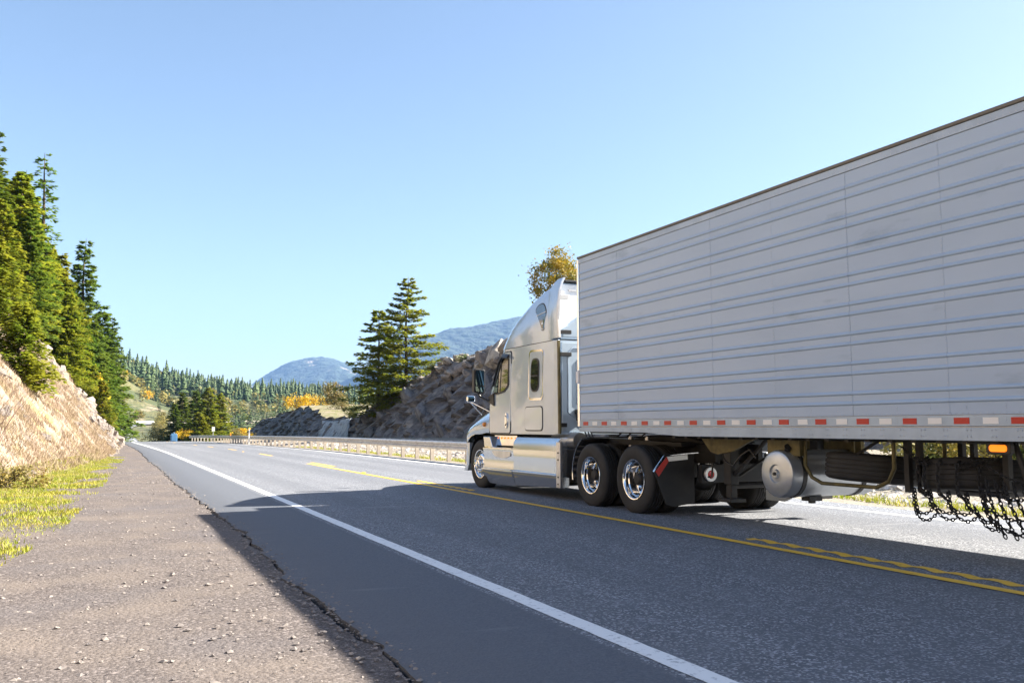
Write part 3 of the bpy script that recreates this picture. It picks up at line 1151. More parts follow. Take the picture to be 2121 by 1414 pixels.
# (mesh, x, y, scale, label)
spots = [
    (fir_bare, -5.6, 84, 0.93, 'tall narrow fir with a sparse top, highest beside the left picture edge'),
    (fir_bare, -9.0, 80, 0.85, 'narrow fir cut by the left picture edge, next to the sparse tallest one'),
    (fir_tall, -2.9, 108, 1.04, 'tall pointed fir standing clear above the slope, right of the forest'),
    (fir_tall, 0.2, 126, 0.84, 'fir with long level boughs at the right-hand end of the left forest'),
    (fir_dense, -0.9, 119, 0.97, None),
    (fir_light, -4.5, 93, 0.80, None), (fir_light, -6.6, 76, 0.72, None), (fir_dense, -7.6, 90, 0.92, None), (fir_light, -6.0, 99, 0.95, None),
    (fir_dense, -9.5, 98, 1.05, None), (fir_dense, -4.0, 116, 0.98, None), (fir_light, -7.8, 84, 0.78, None), (fir_dense, -2.4, 98, 0.62, None),
    (fir_light, -3.4, 88, 0.52, None), (fir_dense, -1.6, 106, 0.74, None), (fir_light, -1.3, 94, 0.40, None), (fir_dense, -5.6, 72, 0.55, None),
    (fir_light, -6.9, 67, 0.50, None), (fir_dense, -8.4, 72, 0.7, None), (fir_dense, -11, 86, 1.0, None), (fir_tall, -12, 104, 1.0, None),
    (fir_dense, -0.4, 112, 0.60, None), (fir_light, 0.1, 118, 0.45, None), (fir_dense, -6.5, 122, 0.9, None), (fir_light, -9.5, 116, 1.0, None),
    (fir_dense, -3.6, 132, 0.9, None), (fir_light, -1.4, 140, 0.75, None), (fir_dense, -14, 94, 1.0, None), (fir_tall, -16, 110, 1.0, None),
    (fir_dense, -0.6, 148, 0.6, None), (fir_dense, -4.4, 104, 0.85, None), (fir_light, -5.3, 88, 0.66, None),
]
for i, (me, x, y, s, lb) in enumerate(spots):
    zz = bank_z(x, y) if y < 120 else hill_z(x, y)
    plant('conifer', me, (x, y, zz - 0.2), lb or 'green fir packed into the forest above the tan left bank', group=LEFT, s=s * (1.25 + 0.08 * math.sin(i * 7)) if lb is None else s, rz=i * 2.4, sz=s * (1.0 if lb else 1.04))
plant('conifer', fir_young, (-0.4, 86, bank_z(-0.4, 86) - 0.3), 'young bright green fir at the foot of the left forest, beside the rock edge', s=0.72, rz=1.0)
spruce = conifer_meshes('conifer', 8, 3.0, 1.5, 0.17, 9, 2.6, 0.01, 0.12, (0.20, 0.075), 'needle_light')
plant('conifer', spruce, (-3.0, 37, bank_z(-3.0, 37) - 0.35), 'small bright green spruce growing on the dry grass of the bank', s=0.95, rz=0.4, sz=1.0)
plant('conifer', spruce, (-4.6, 43, bank_z(-4.6, 43) - 0.35), 'small spruce behind the bright one at the left picture edge', s=1.1, rz=2.4, sz=1.3)

plant('conifer', twin_a, (27.8, 87.5, smooth_table(TOPZ, 87.5) - 2.2), 'taller of the twin firs on the rock cut, with layered boughs', s=1.0, rz=0.3)
plant('conifer', twin_b, (26.2, 92.0, smooth_table(TOPZ, 92) - 2.0), 'shorter of the twin firs on the rock cut, leaning against its neighbour', s=1.0, rz=2.0)


def leafy_meshes(seed, H, W, clumps, leaves, leaf, lmat, bare=0.25, flat=0.8, stems=1, csize=0.28):
    r_ = random.Random(seed)
    tm, vs, fs = MB(), [], []
    tops = []
    for s in range(stems):
        bx_, by_ = (r_.uniform(-.12, .12) * W * (stems > 1), r_.uniform(-.12, .12) * W * (stems > 1))
        hx, hy = bx_ * 3 + r_.uniform(-.1, .1) * W, by_ * 3 + r_.uniform(-.1, .1) * W
        tm.tube([(bx_, by_, -0.3), (bx_ + (hx - bx_) * .4, by_ + (hy - by_) * .4, H * 0.35), (hx, hy, H * 0.8)], [0.018 * H / stems ** 0.5 + 0.012, 0.012 * H / stems ** 0.5 + 0.008, 0.01], 6)
        tops.append((hx, hy))
    for c in range(clumps):
        while True:
            p = Vector((r_.uniform(-1, 1), r_.uniform(-1, 1), r_.uniform(-1, 1)))
            if 0.25 < p.length < 1:
                break
        hx, hy = r_.choice(tops)
        wob = 0.75 + 0.35 * math.sin(p.x * 4 + seed) * math.cos(p.y * 5)
        cpos = Vector((hx + p.x * W * 0.5 * wob, hy + p.y * W * 0.5 * wob, H * (bare + (1 - bare) * (0.5 + 0.5 * p.z * flat))))
        tm.tube([(hx * 0.6, hy * 0.6, H * max(0.1, bare * 0.7 + 0.3 * (0.5 + 0.5 * p.z))), tuple(cpos)], [0.004 * H + 0.004, 0.003], 4)
        cs = csize * W * r_.uniform(0.5, 1.1)
        for _ in range(leaves):
            d = Vector((r_.gauss(0, 1), r_.gauss(0, 1), r_.gauss(0, 0.7)))
            q = cpos + d * cs * 0.36
            u = Vector((r_.uniform(-1, 1), r_.uniform(-1, 1), r_.uniform(-.6, .6))).normalized()
            w_ = u.cross(Vector((r_.uniform(-1, 1), r_.uniform(-1, 1), r_.uniform(-1, 1)))).normalized()
            ll = leaf * r_.uniform(0.6, 1.4)
            o_ = len(vs)
            vs += [q - u * ll, q + w_ * ll * 0.6, q + u * ll, q - w_ * ll * 0.6]
            fs.append((o_, o_ + 1, o_ + 2, o_ + 3))
    cm = MB()
    cm.v = [tuple(v) for v in vs]
    cm.f = fs
    cm.m = [0] * len(fs)
    return mesh_from('trunk', tm, 'bark', smooth=60), mesh_from('crown', cm, lmat, smooth='leaf')


maple = leafy_meshes(31, 6.8, 4.0, 60, 130, 0.085, 'leaf_maple', 0.28, 0.95)
yellow_bush = leafy_meshes(32, 2.2, 3.2, 40, 60, 0.075, 'leaf_yellow', 0.1, 0.9, 3)
olive_tree = leafy_meshes(33, 3.6, 3.4, 50, 60, 0.085, 'leaf_olive', 0.1, 0.95, 3)
yellow_tree = leafy_meshes(34, 7.0, 3.0, 50, 50, 0.14, 'leaf_yellow', 0.12, 1.0, 1)
green_bush = leafy_meshes(35, 1.5, 2.0, 34, 60, 0.05, 'leaf_green', 0.08, 0.9, 4)
olive_bush = leafy_meshes(36, 1.8, 2.6, 34, 50, 0.07, 'leaf_olive', 0.06, 0.9, 4)

plant('maple_tree', maple, (35.4, 68, 8.6), 'yellow-green maple rising behind the truck roof', s=1.2, rz=0.7, sz=1.22)
plant('bush', yellow_bush, (30.6, 150, 3.5), 'bright yellow autumn bush on the low rock hump', 'bush', s=1.6)
plant('tree', olive_tree, (34.5, 145, 3.4), 'loose olive-brown tree right of the bright yellow bush', s=1.5, rz=1.2)
plant('bush', olive_bush, (31, 126, 3.2), 'olive bush on the brow between yellow bush and twin firs', 'bush', s=1.2)
plant('bush', green_bush, (29.0, 111, 2.3), 'low green bush above the pale concrete patch', 'bush', s=1.3, rz=2)
plant('tree', yellow_tree, (-1.5, 101, bank_z(-1.5, 101) - 0.3), 'slender orange-yellow tree before the left forest', s=0.95, sz=1.05)
plant('tree', yellow_tree, (-0.6, 152, hill_z(-0.6, 152) - 0.3), 'golden tree at the roadside, just right of the left forest', s=1.0, rz=2.0)
plant('tree', yellow_tree, (1.6, 165, hill_z(1.6, 165) - 0.3), 'small orange tree below the golden one by the bend', s=0.62, rz=4.0)

for k, (x, y, s) in enumerate(((17.5, 372, 1.0), (21, 392, 1.3), (24.5, 430, 1.5), (19, 352, 0.8), (15.5, 300, 0.8))):
    plant('tree', olive_tree, (x, y, road_z(y) - 0.6), 'grey-olive tree in the row beside the distant bend', group='olive trees beside the distant bend', s=s * 1.6, rz=k)

for k, (y, t, sc, lb) in enumerate(((73, 0.97, 0.75, 'small yellow-green bush among the brow slabs, nearest the cab mirror'), (78.5, 0.98, 0.6, 'tiny yellow-green bush among the brow slabs, nearer the twin firs'))):
    p = cliff_point(y, t)
    plant('bush', green_bush, (p[0] - 0.15, y, p[2] - 0.15), lb, 'bush', s=sc * 1.3, rz=k * 2, sz=sc)

# conifers at the far end of the guardrail
for (me, x, y, s, lb) in [
        (fir_dense, 10.8, 150, 0.52, 'dark fir behind the blue cabinet'), (fir_dense, 9.4, 146, 0.40, 'small dark fir nearest the blue cabinet'),
        (fir_young, 12.4, 138, 0.78, 'low bushy fir in front of the roadside conifers'), (fir_light, 14.0, 143, 0.56, 'tallest light green fir of the roadside clump'),
        (fir_light, 16.1, 146, 0.52, 'broad light green fir at the right of the roadside clump'), (fir_dense, 13.0, 152, 0.55, 'dark fir at the back of the roadside clump')]:
    plant('conifer', me, (x, y, hill_z(x, y) - 0.3), lb, group='conifers at the end of the guardrail', s=s * 1.5, rz=x * 3, sz=s * 1.08)
plant('tree', yellow_bush, (11.4, 141, hill_z(11.4, 141) + 0.6), 'little yellow tree caught between the dark roadside firs', s=0.8)
plant('bush', olive_bush, (7.6, 150, hill_z(7.6, 150) - 0.1), 'grey-olive bush left of the blue cabinet', 'bush', s=1.5)
plant('bush', olive_bush, (18.9, 140, hill_z(18.9, 140) - 0.1), 'tan bush between the roadside firs and the rock cut', 'bush', s=1.3, rz=1)
plant('bush', yellow_bush, (21.5, 150, hill_z(21.5, 150) - 0.1), 'yellow-green bush beside the end of the rock cut', 'bush', s=1.0, rz=1)

# valley trees
rnd = random.Random(77)
VAL = 'trees of the valley beyond the guardrail'


def lod_mesh(name, seed, H, Rm, levels, per, two=True):
    r_ = random.Random(seed)
    m_ = MB()
    m_.cyl((0, 0, -0.5), (0, 0, H * 0.3), 0.02 * H, 0.015 * H, 5, False, 1)
    for i in range(levels):
        k = i / levels
        z = H * (0.04 + 0.94 * k)
        L0 = Rm * (1 - k) ** 0.85 + 0.1
        a0 = r_.random() * 6
        for b in range(per):
            a = a0 + 6.283 * b / per + r_.uniform(-.3, .3)
            L = L0 * r_.uniform(0.6, 1.15)
            w = 0.42 * L + 0.1
            ca, sa = math.cos(a), math.sin(a)
            dz = -L * r_.uniform(0.15, 0.5)
            m_.add([(0, 0, z + 0.10 * H / levels), (ca * L * .55 - sa * w * .5, sa * L * .55 + ca * w * .5, z + dz * .45), (ca * L, sa * L, z + dz), (ca * L * .55 + sa * w * .5, sa * L * .55 - ca * w * .5, z + dz * .45)],
                   [(0, 1, 2), (0, 2, 3)])
    return mesh_from(name, m_, ['needle_far', 'bark'], smooth='leaf')


lods = [lod_mesh('valley_conifer', 40 + k, 15, 3.4 + 0.3 * k, 15, 7) for k in range(4)]
lod_leaf = []
for k, lm in enumerate(('leaf_olive', 'leaf_green', 'leaf_yellow')):
    a, b = leafy_meshes(60 + k, 6, 5.5, 34, 22, 0.34, lm, 0.08, 0.95, 2, 0.3)
    lod_leaf.append(b)


def in_view(x, y):
    a = math.degrees(math.atan2(x, y))
    return -7.5 < a < 21


n_c = 0
placed = []
while n_c < 235:
    y = rnd.uniform(190, 460) if n_c < 120 else rnd.uniform(490, 720)
    a = rnd.uniform(-6, 20)
    x = y * math.tan(R(a))
    if y < 490 and x < 19 + 0.03 * (y - 190):
        continue
    if y >= 490 and (math.exp(-((x + 28) / 58.0) ** 2) > 0.52 and rnd.random() < 0.9):
        continue
    if any((x - px) ** 2 + (y - py) ** 2 < 9 for px, py in placed):
        continue
    placed.append((x, y))
    s = 0.45 + 0.6 * rnd.random() ** 1.4 if y < 480 else 0.5 + 0.8 * rnd.random() ** 1.8
    o = link('valley_conifer', lods[n_c % 4], None, (x, y, hill_z(x, y) - 0.3), (0, 0, rnd.random() * 6.28), (s * rnd.uniform(0.85, 1.15), s * rnd.uniform(0.85, 1.15), s))
    near = y < 480
    tag(o, 'dark green conifer in the valley between roadside firs and rock cut' if near else 'distant conifer on the wooded slope beyond the bend', 'tree', VAL if near else 'conifers on the far wooded slope')
    n_c += 1
for i in range(74):
    y = rnd.uniform(190, 440) if i < 40 else rnd.uniform(500, 660)
    a = rnd.uniform(5, 19) if i < 40 else rnd.uniform(-4, 9)
    x = y * math.tan(R(a))
    if y < 480 and x < 22:
        x = 22 + rnd.random() * 15
    s = rnd.uniform(0.6, 1.25)
    kind = 2 if rnd.random() < 0.16 else (0 if rnd.random() < 0.6 else 1)
    o = link('valley_bush', lod_leaf[kind], None, (x, y, hill_z(x, y) - 0.3), (0, 0, rnd.random() * 6.28), (s, s, s * 0.85))
    words = ('olive leafy tree', 'green leafy tree', 'yellow autumn tree')[kind]
    tag(o, words + (' among the conifers of the valley behind the guardrail' if y < 480 else ' on the meadow slope beyond the bend'), 'tree', words + ('s in the valley' if y < 480 else 's on the meadow slope'))

# far forest as one mass
fv, ff = [], []
rf = random.Random(5)
for _ in range(5600):
    y = rf.uniform(700, 1250)
    a = rf.uniform(-9, 24)
    x = y * math.tan(R(a))
    if math.exp(-((x + 28) / 58.0) ** 2) > 0.6 and y < 740:
        continue
    z = hill_z(x, y) - 0.5
    if fbm(x, y, 2, 3, 0.02) < -0.25 and rf.random() < 0.8:
        continue
    H = 4 + 14 * rf.random() ** 2.4
    Rm = H * rf.uniform(0.18, 0.32)
    for lv in range(8):
        k = lv / 8
        zl = z + H * (0.06 + 0.90 * k)
        ph = rf.random() * 6
        for q in range(5):
            t = ph + 1.2566 * q + rf.uniform(-.4, .4)
            L = (Rm * (1 - k) ** 0.8 + 0.15) * rf.uniform(0.55, 1.3)
            ca, sa, w_ = math.cos(t), math.sin(t), 0.55 * L + 0.1
            dz = -L * rf.uniform(0.2, 0.75)
            o_ = len(fv)
            fv += [(x, y, zl + 0.12 * H), (x + ca * L * .55 - sa * w_, y + sa * L * .55 + ca * w_, zl + dz * .5), (x + ca * L, y + sa * L, zl + dz), (x + ca * L * .55 + sa * w_, y + sa * L * .55 - ca * w_, zl + dz * .5)]
            ff.append((o_, o_ + 1, o_ + 2, o_ + 3))
m_ = MB()
m_.v, m_.f, m_.m = fv, ff, [0] * len(ff)
tag(link('forest', mesh_from('forest', m_, 'needle_far', smooth='leaf')), 'dense conifer forest covering the far ridge', None, kind='stuff')

fv, ff = [], []
for _ in range(1500):
    y = rf.uniform(560, 1150)
    a = rf.uniform(-8, 23)
    x = y * math.tan(R(a))
    if fbm(x, y, 7, 3, 0.012) < 0.02 and rf.random() < 0.85:
        continue
    z = hill_z(x, y) - 0.3
    H = rf.uniform(3, 8)
    W = H * rf.uniform(0.5, 0.9)
    for q in range(44):
        d = Vector((rf.gauss(0, 1), rf.gauss(0, 1), rf.gauss(0, 1))).normalized() * rf.uniform(0.7, 1.05)
        c = Vector((x + d.x * W * 0.55, y + d.y * W * 0.55, z + H * (0.52 + 0.46 * d.z)))
        u = Vector((rf.uniform(-1, 1), rf.uniform(-1, 1), rf.uniform(-.5, .5))).normalized() * H * 0.16
        w_ = Vector((rf.uniform(-1, 1), rf.uniform(-1, 1), rf.uniform(-.5, 1))).normalized() * H * 0.12
        o_ = len(fv)
        fv += [tuple(c - u), tuple(c + w_), tuple(c + u), tuple(c - w_)]
        ff.append((o_, o_ + 1, o_ + 2, o_ + 3))
m_ = MB()
m_.v, m_.f, m_.m = fv, ff, [0] * len(ff)
tag(link('woods', mesh_from('woods', m_, 'leaf_olive', smooth='leaf')), 'olive leafy thickets scattered over the far slopes', None, kind='stuff')

# shrubs on the verge seen beneath the trailer
for i, (x, y, s, me, lb) in enumerate([
        (16.4, 11.2, 0.85, green_bush, 'green shrub on the verge right of the amber lamp'), (16.9, 12.6, 0.95, olive_bush, 'olive shrub seen between the chain rack and the trailer floor'),
        (16.3, 13.9, 0.75, green_bush, 'yellow-green shrub seen behind the spare tyre cradle'), (17.4, 15.4, 0.9, olive_bush, 'dry shrub on the verge behind the silver tank'),
        (18.6, 13.2, 1.3, green_bush, 'large green shrub behind the others on the right verge'), (16.0, 17.6, 0.7, green_bush, 'low shrub behind the landing gear'),
        (17.8, 10.4, 1.0, green_bush, 'shrub at the right picture edge, under the trailer')]):
    plant('shrub', me, (x, y, verge_z(x, y) - 0.1), lb, 'shrub', s=s, rz=i * 1.7)

# low plants at the left edge of the picture
bk = leafy_meshes(70, 0.9, 1.5, 30, 60, 0.035, 'leaf_olive', 0.1, 0.8, 5)
plant('shrub', bk, (-2.1, 21.6, bank_z(-2.1, 21.6) - 0.1), 'low olive-green broom shrub at the foot of the bank', 'shrub', s=0.95, sz=0.75)
tw = MB()
r_ = random.Random(4)
for k in range(16):
    a = r_.uniform(0, 6.28)
    p = Vector((-2.6 + r_.uniform(-.25, .25), 24.2 + r_.uniform(-.3, .3), bank_z(-2.6, 24.2) - 0.1))
    pts = [tuple(p)]
    d = Vector((0.4 * math.cos(a), 0.4 * math.sin(a), 1))
    for q in range(4):
        p = p + d * r_.uniform(0.28, 0.42)
        d += Vector((r_.uniform(-.3, .3), r_.uniform(-.3, .3), 0))
        pts.append(tuple(p))
    tw.tube(pts, [0.012, 0.01, 0.008, 0.006, 0.003], 4)
tw_o = tag(obj('bare_shrub', tw, 'twig'), 'leafless reddish twigs standing on the tan bank at the left edge', 'shrub')


# grass: short green-yellow on the verge, dry on the bank
def blades(n, area, hmin, hmax, w, seed):
    r_ = random.Random(seed)
    m_ = MB()
    for _ in range(n):
        x, y, z = area(r_)
        h_ = r_.uniform(hmin, hmax)
        a = r_.random() * 6.28
        lx, ly = r_.gauss(0, 0.45) * h_, r_.gauss(0, 0.45) * h_
        ca, sa = math.cos(a) * w, math.sin(a) * w
        m_.add([(x - ca, y - sa, z - 0.01), (x + ca, y + sa, z - 0.01), (x + lx, y + ly, z + h_)], [(0, 1, 2)])
    return m_


GREEN_EDGE = [(7, -1.3), (9, -1.0), (12.6, -0.55), (21, -0.12), (31, 0.25), (42, 0.75)]


def on_green(r_):
    while True:
        y = 8 + 34 * r_.random() ** 1.25
        f = smooth_table(BANK_FOOT, y)
        t = r_.random()
        x = f - 0.35 + (lerp_table(GREEN_EDGE, y) - f + 0.45) * t
        if x < -0.10 * y - 0.3:
            continue
        if fbm(x, y * 0.6, 3, 5, 1.1) + r_.gauss(0, 0.28) > -0.5 + 1.1 * t ** 2 + 0.3 * sstep(24, 40, y):
            return x, y, max(bank_z(x, y), road_z(y) - 0.015)


tag(obj('grass', blades(60000, on_green, 0.015, 0.06, 0.011, 5), 'grass_green', smooth='leaf'), 'short yellow-green grass between gravel shoulder and bank', None, kind='stuff')


tag(obj('weeds', blades(1500, on_green, 0.06, 0.16, 0.006, 15), 'grass_dry', smooth='leaf'), 'taller dry stems among the short verge grass', None, kind='stuff')


def on_bank(r_):
    while True:
        y = r_.uniform(16, 82) if r_.random() < 0.8 else r_.uniform(3, 16)
        f = smooth_table(BANK_FOOT, y)
        s_ = r_.uniform(0.0, 6.5)
        x = f - s_
        if fbm(s_ * 1.7, y, 6, 5, 0.8) + r_.gauss(0, 0.35) > -0.15 + 0.55 * sstep(50, 80, y) and x > -0.11 * y - (1 if y > 16 else 6):
            return x, y, bank_z(x, y)


tag(obj('dry_grass', blades(110000, on_bank, 0.05, 0.22, 0.014, 6), 'grass_dry', smooth='leaf'), 'pale dry grass covering the left bank', None, kind='stuff')


def on_rverge(r_):
    y = 4 + 60 * r_.random() ** 1.5
    x = 12.15 + abs(r_.gauss(0, 0.28))
    return x, y, verge_z(x, y)


tag(obj('verge_grass', blades(9000, on_rverge, 0.03, 0.14, 0.012, 9), 'grass_green', smooth='leaf'), 'yellow weeds along the right edge of the asphalt', None, kind='stuff')

# ------------------------------------------------------------------ wheels
TYRE = [(0.285, -0.115), (0.31, -0.128), (0.36, -0.139), (0.42, -0.142), (0.465, -0.136), (0.495, -0.122), (0.509, -0.104),
        (0.512, -0.075), (0.499, -0.073), (0.499, -0.063), (0.513, -0.061), (0.513, -0.028), (0.500, -0.026), (0.500, -0.016), (0.513, -0.014),
        (0.513, 0.014), (0.500, 0.016), (0.500, 0.026), (0.513, 0.028), (0.513, 0.061), (0.499, 0.063), (0.499, 0.073), (0.512, 0.075),
        (0.509, 0.104), (0.495, 0.122), (0.465, 0.136), (0.42, 0.142), (0.36, 0.139), (0.31, 0.128), (0.285, 0.115)]
m_ = MB()
m_.lathe(TYRE + [TYRE[0]], (0, 0, 0), 56)
tyre_me = mesh_from('tyre', m_, 'rubber', smooth=35)
m_ = MB()
m_.lathe([(0.287, -0.118), (0.302, -0.133), (0.300, -0.139), (0.286, -0.136), (0.272, -0.118), (0.268, -0.075), (0.252, -0.07), (0.232, -0.094), (0.185, -0.128), (0.15, -0.134), (0.10, -0.134), (0.10, 0.0)], (0, 0, 0), 56)
steer_rim = mesh_from('rim', m_, 'chrome', smooth=35)
m_ = MB()
m_.lathe([(0.104, -0.10), (0.104, -0.17), (0.09, -0.195), (0.055, -0.205), (0.05, -0.225), (0.0, -0.228)], (0, 0, 0), 28)
hub_me = mesh_from('hub_cap', m_, 'chrome', smooth=35)
m_ = MB()
m_.lathe([(0.287, -0.118), (0.302, -0.133), (0.300, -0.139), (0.286, -0.136), (0.274, -0.12), (0.270, -0.06), (0.256, -0.045), (0.252, 0.03), (0.238, 0.055), (0.20, 0.062), (0.12, 0.058), (0.115, 0.10)], (0, 0, 0), 56)
drive_rim = mesh_from('rim', m_, 'chrome', smooth=35)
m_ = MB()
m_.lathe([(0.118, 0.07), (0.118, 0.03), (0.095, 0.02), (0.092, -0.06), (0.07, -0.085), (0.0, -0.088)], (0, 0, 0), 28)
drive_hub = mesh_from('hub_cap', m_, 'frame_black', smooth=35)
m_ = MB()
m_.cyl((0, 0, 0), (-0.055, 0, 0), 0.017, 0.017, 6)
m_.cyl((-0.055, 0, 0), (-0.095, 0, 0), 0.019, 0.008, 8)
lug_long = mesh_from('lug_nut', m_, 'chrome')
m_ = MB()
m_.cyl((0, 0, 0), (-0.035, 0, 0), 0.017, 0.015, 6)
lug_short = mesh_from('lug_nut', m_, 'aluminium')
m_ = MB()
m_.cyl((0, 0, 0), (-0.006, 0, 0), 0.028, 0.028, 14)
hole_me = mesh_from('hand_hole', m_, 'seam')
m_ = MB()
m_.lathe([(0.0, -0.10), (0.27, -0.10), (0.285, -0.115), (0.285, 0.10), (0.0, 0.10)], (0, 0, 0), 32)
inner_disc = mesh_from('rim', m_, 'frame_black', smooth=35)


def wheel(parent, x, y, kind, flip=1, rz=0.0):
    """kind: steer, drive or inner; flip -1 for the far side."""
    w = link('wheel', tyre_me, parent, (x, y, 0.512))
    w.rotation_euler = (random.Random(y * 9 + x).uniform(0, 6), 0, rz + (math.pi if flip < 0 else 0))
    if kind == 'inner':
        link('rim', inner_disc, w)
        return w
    link('rim', steer_rim if kind == 'steer' else drive_rim, w)
    link('hub_cap', hub_me if kind == 'steer' else drive_hub, w)
    for k in range(10):
        t = 6.283 * k / 10
        if kind == 'steer':
            link('lug_nut', lug_long, w, (-0.128, 0.143 * math.cos(t), 0.143 * math.sin(t)))
            link('hand_hole', hole_me, w, (-0.100, 0.214 * math.cos(t + 0.31), 0.214 * math.sin(t + 0.31)), (0, 0, 0))
        else:
            link('lug_nut', lug_short, w, (0.062, 0.145 * math.cos(t), 0.145 * math.sin(t)))
            link('hand_hole', hole_me, w, (0.058, 0.20 * math.cos(t + 0.31), 0.20 * math.sin(t + 0.31)))
    return w


# ------------------------------------------------------------------ tractor
CXT = 8.45
tr = empty('semi_tractor', (CXT, 15.0, 0))
tag(tr, 'silver-beige long-nose semi tractor with high sleeper roof, coupled to the white trailer', 'truck')


def plan_ring(z, yr, yf, hw, rf, rr, nc=8, bow=0.0):
    """Rounded rectangle in plan, from the rear left corner forward."""
    pts = []
    def corner(cx_, cy_, r, a0):
        for i in range(nc + 1):
            a = a0 + (math.pi / 2) * i / nc
            pts.append((cx_ + r * math.cos(a), cy_ + r * math.sin(a)))
    corner(CXT - hw + rr, yr + rr, rr, math.pi)                  # rear left
    corner(CXT + hw - rr, yr + rr, rr, -math.pi / 2)             # rear right
    corner(CXT + hw - rf, yf - rf, rf, 0)                        # front right
    corner(CXT - hw + rf, yf - rf, rf, math.pi / 2)              # front left
    return [(x, y_, z) for x, y_ in pts]


HW = [(1.0, 1.20), (1.95, 1.20), (2.84, 1.175), (3.2, 1.165), (3.6, 1.12), (3.8, 1.05), (3.9, 0.98), (3.96, 0.90)]


def side_x(z):
    return CXT - lerp_table(HW, z)


body_rings = [(1.155, 17.30, 0.30), (1.30, 17.36, 0.32), (1.95, 17.34, 0.40), (2.2, 17.12, 0.42), (2.5, 16.92, 0.42), (2.70, 16.80, 0.42), (2.84, 16.72, 0.42)]
m_ = MB()
m_.loft([plan_ring(z, 14.05, yf, lerp_table(HW, z), rf, 0.05) for z, yf, rf in body_rings])
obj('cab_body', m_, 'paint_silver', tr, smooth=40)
roof_rings = [(2.852, 16.78, 0.45), (3.02, 16.66, 0.5), (3.19, 16.47, 0.52), (3.35, 16.26, 0.55), (3.47, 16.02, 0.58), (3.60, 15.75, 0.6), (3.72, 15.42, 0.6), (3.81, 15.05, 0.55), (3.88, 14.72, 0.3), (3.92, 14.52, 0.1)]
m_ = MB()
m_.loft([plan_ring(z, 14.32, yf, lerp_table(HW, z) + 0.003, min(rf, (yf - 14.32) * 0.45), 0.05 if yf - 14.32 > 0.3 else 0.04) for z, yf, rf in roof_rings])
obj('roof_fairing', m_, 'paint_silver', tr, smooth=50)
m_ = MB()                                             # dark joint between cab and roof
m_.loft([plan_ring(z, 14.34, 16.70, 1.168, 0.42, 0.05) for z in (2.835, 2.856)])
obj('roof_seam', m_, 'seam', tr)


def panel(name, pts, mname, parent=None, off=0.006, thick=0.02, r=0.0, smooth=0, bev=0.0):
    """Flat panel on the left flank following its slight tumblehome; pts are (y, z)."""
    if r:
        pts = round_poly(pts, r)
    n = len(pts)
    vs = [(side_x(z) - off, y_, z) for y_, z in pts] + [(side_x(z) - off + thick, y_, z) for y_, z in pts]
    fs = [tuple(range(n)), tuple(range(2 * n - 1, n - 1, -1))] + [(i, (i + 1) % n, n + (i + 1) % n, n + i) for i in range(n)]
    q = MB()
    q.add(vs, fs)
    return obj(name, q, mname, parent or tr, smooth=smooth, bevel=bev)


# side extenders behind the sleeper, lower pair dark-edged and upper pair polished
for sgn in (1, -1):
    def fx(x):
        return CXT + (x - CXT) * sgn
    m_ = MB()
    xs0, xs1 = sorted((fx(7.235), fx(7.275)))
    m_.prism([(14.10, 1.17), (13.93, 1.17), (13.96, 2.83), (14.10, 2.83)], 'X', xs0, xs1)
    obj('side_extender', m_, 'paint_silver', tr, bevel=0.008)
    m_ = MB()
    m_.prism([(13.94, 1.17), (13.88, 1.17), (13.91, 2.82), (13.965, 2.82)], 'X', *sorted((fx(7.228), fx(7.262))))
    obj('extender_trim', m_, 'under_brown', tr)
    rings = []
    for z, y0, xo in ((2.87, 14.34, 7.245), (3.2, 14.36, 7.25), (3.5, 14.38, 7.265), (3.75, 14.40, 7.30), (3.88, 14.36, 7.34), (3.965, 14.22, 7.385)):
        yb = 13.985 + 0.03 * (z - 2.87) - (0.05 if z < 3.0 else 0)
        rings.append([(fx(xo + 0.045), y0, z), (fx(xo + 0.002), y0, z), (fx(xo - 0.012), (y0 + yb) / 2, z), (fx(xo - 0.01), yb, z), (fx(xo + 0.03), yb, z)])
    m_ = MB()
    m_.loft(rings)
    obj('roof_extender', m_, 'paint_silver', tr, smooth=40)
    m_ = MB()
    m_.loft([[(r[3][0] - 0.003 * sgn, r[3][1] + 0.002, r[3][2]), (r[3][0] - 0.003 * sgn, r[3][1] - 0.035, r[3][2]), (r[4][0], r[4][1] - 0.035, r[4][2]), (r[4][0], r[4][1] + 0.002, r[4][2])] for r in rings])
    obj('extender_trim', m_, 'aluminium', tr)
m_ = MB()                                             # lip across the top of the roof, dark beneath
m_.box(CXT - 0.92, CXT + 0.92, 14.22, 14.62, 3.935, 3.97)
obj('roof_lip', m_, 'black_plastic', tr, bevel=0.01)

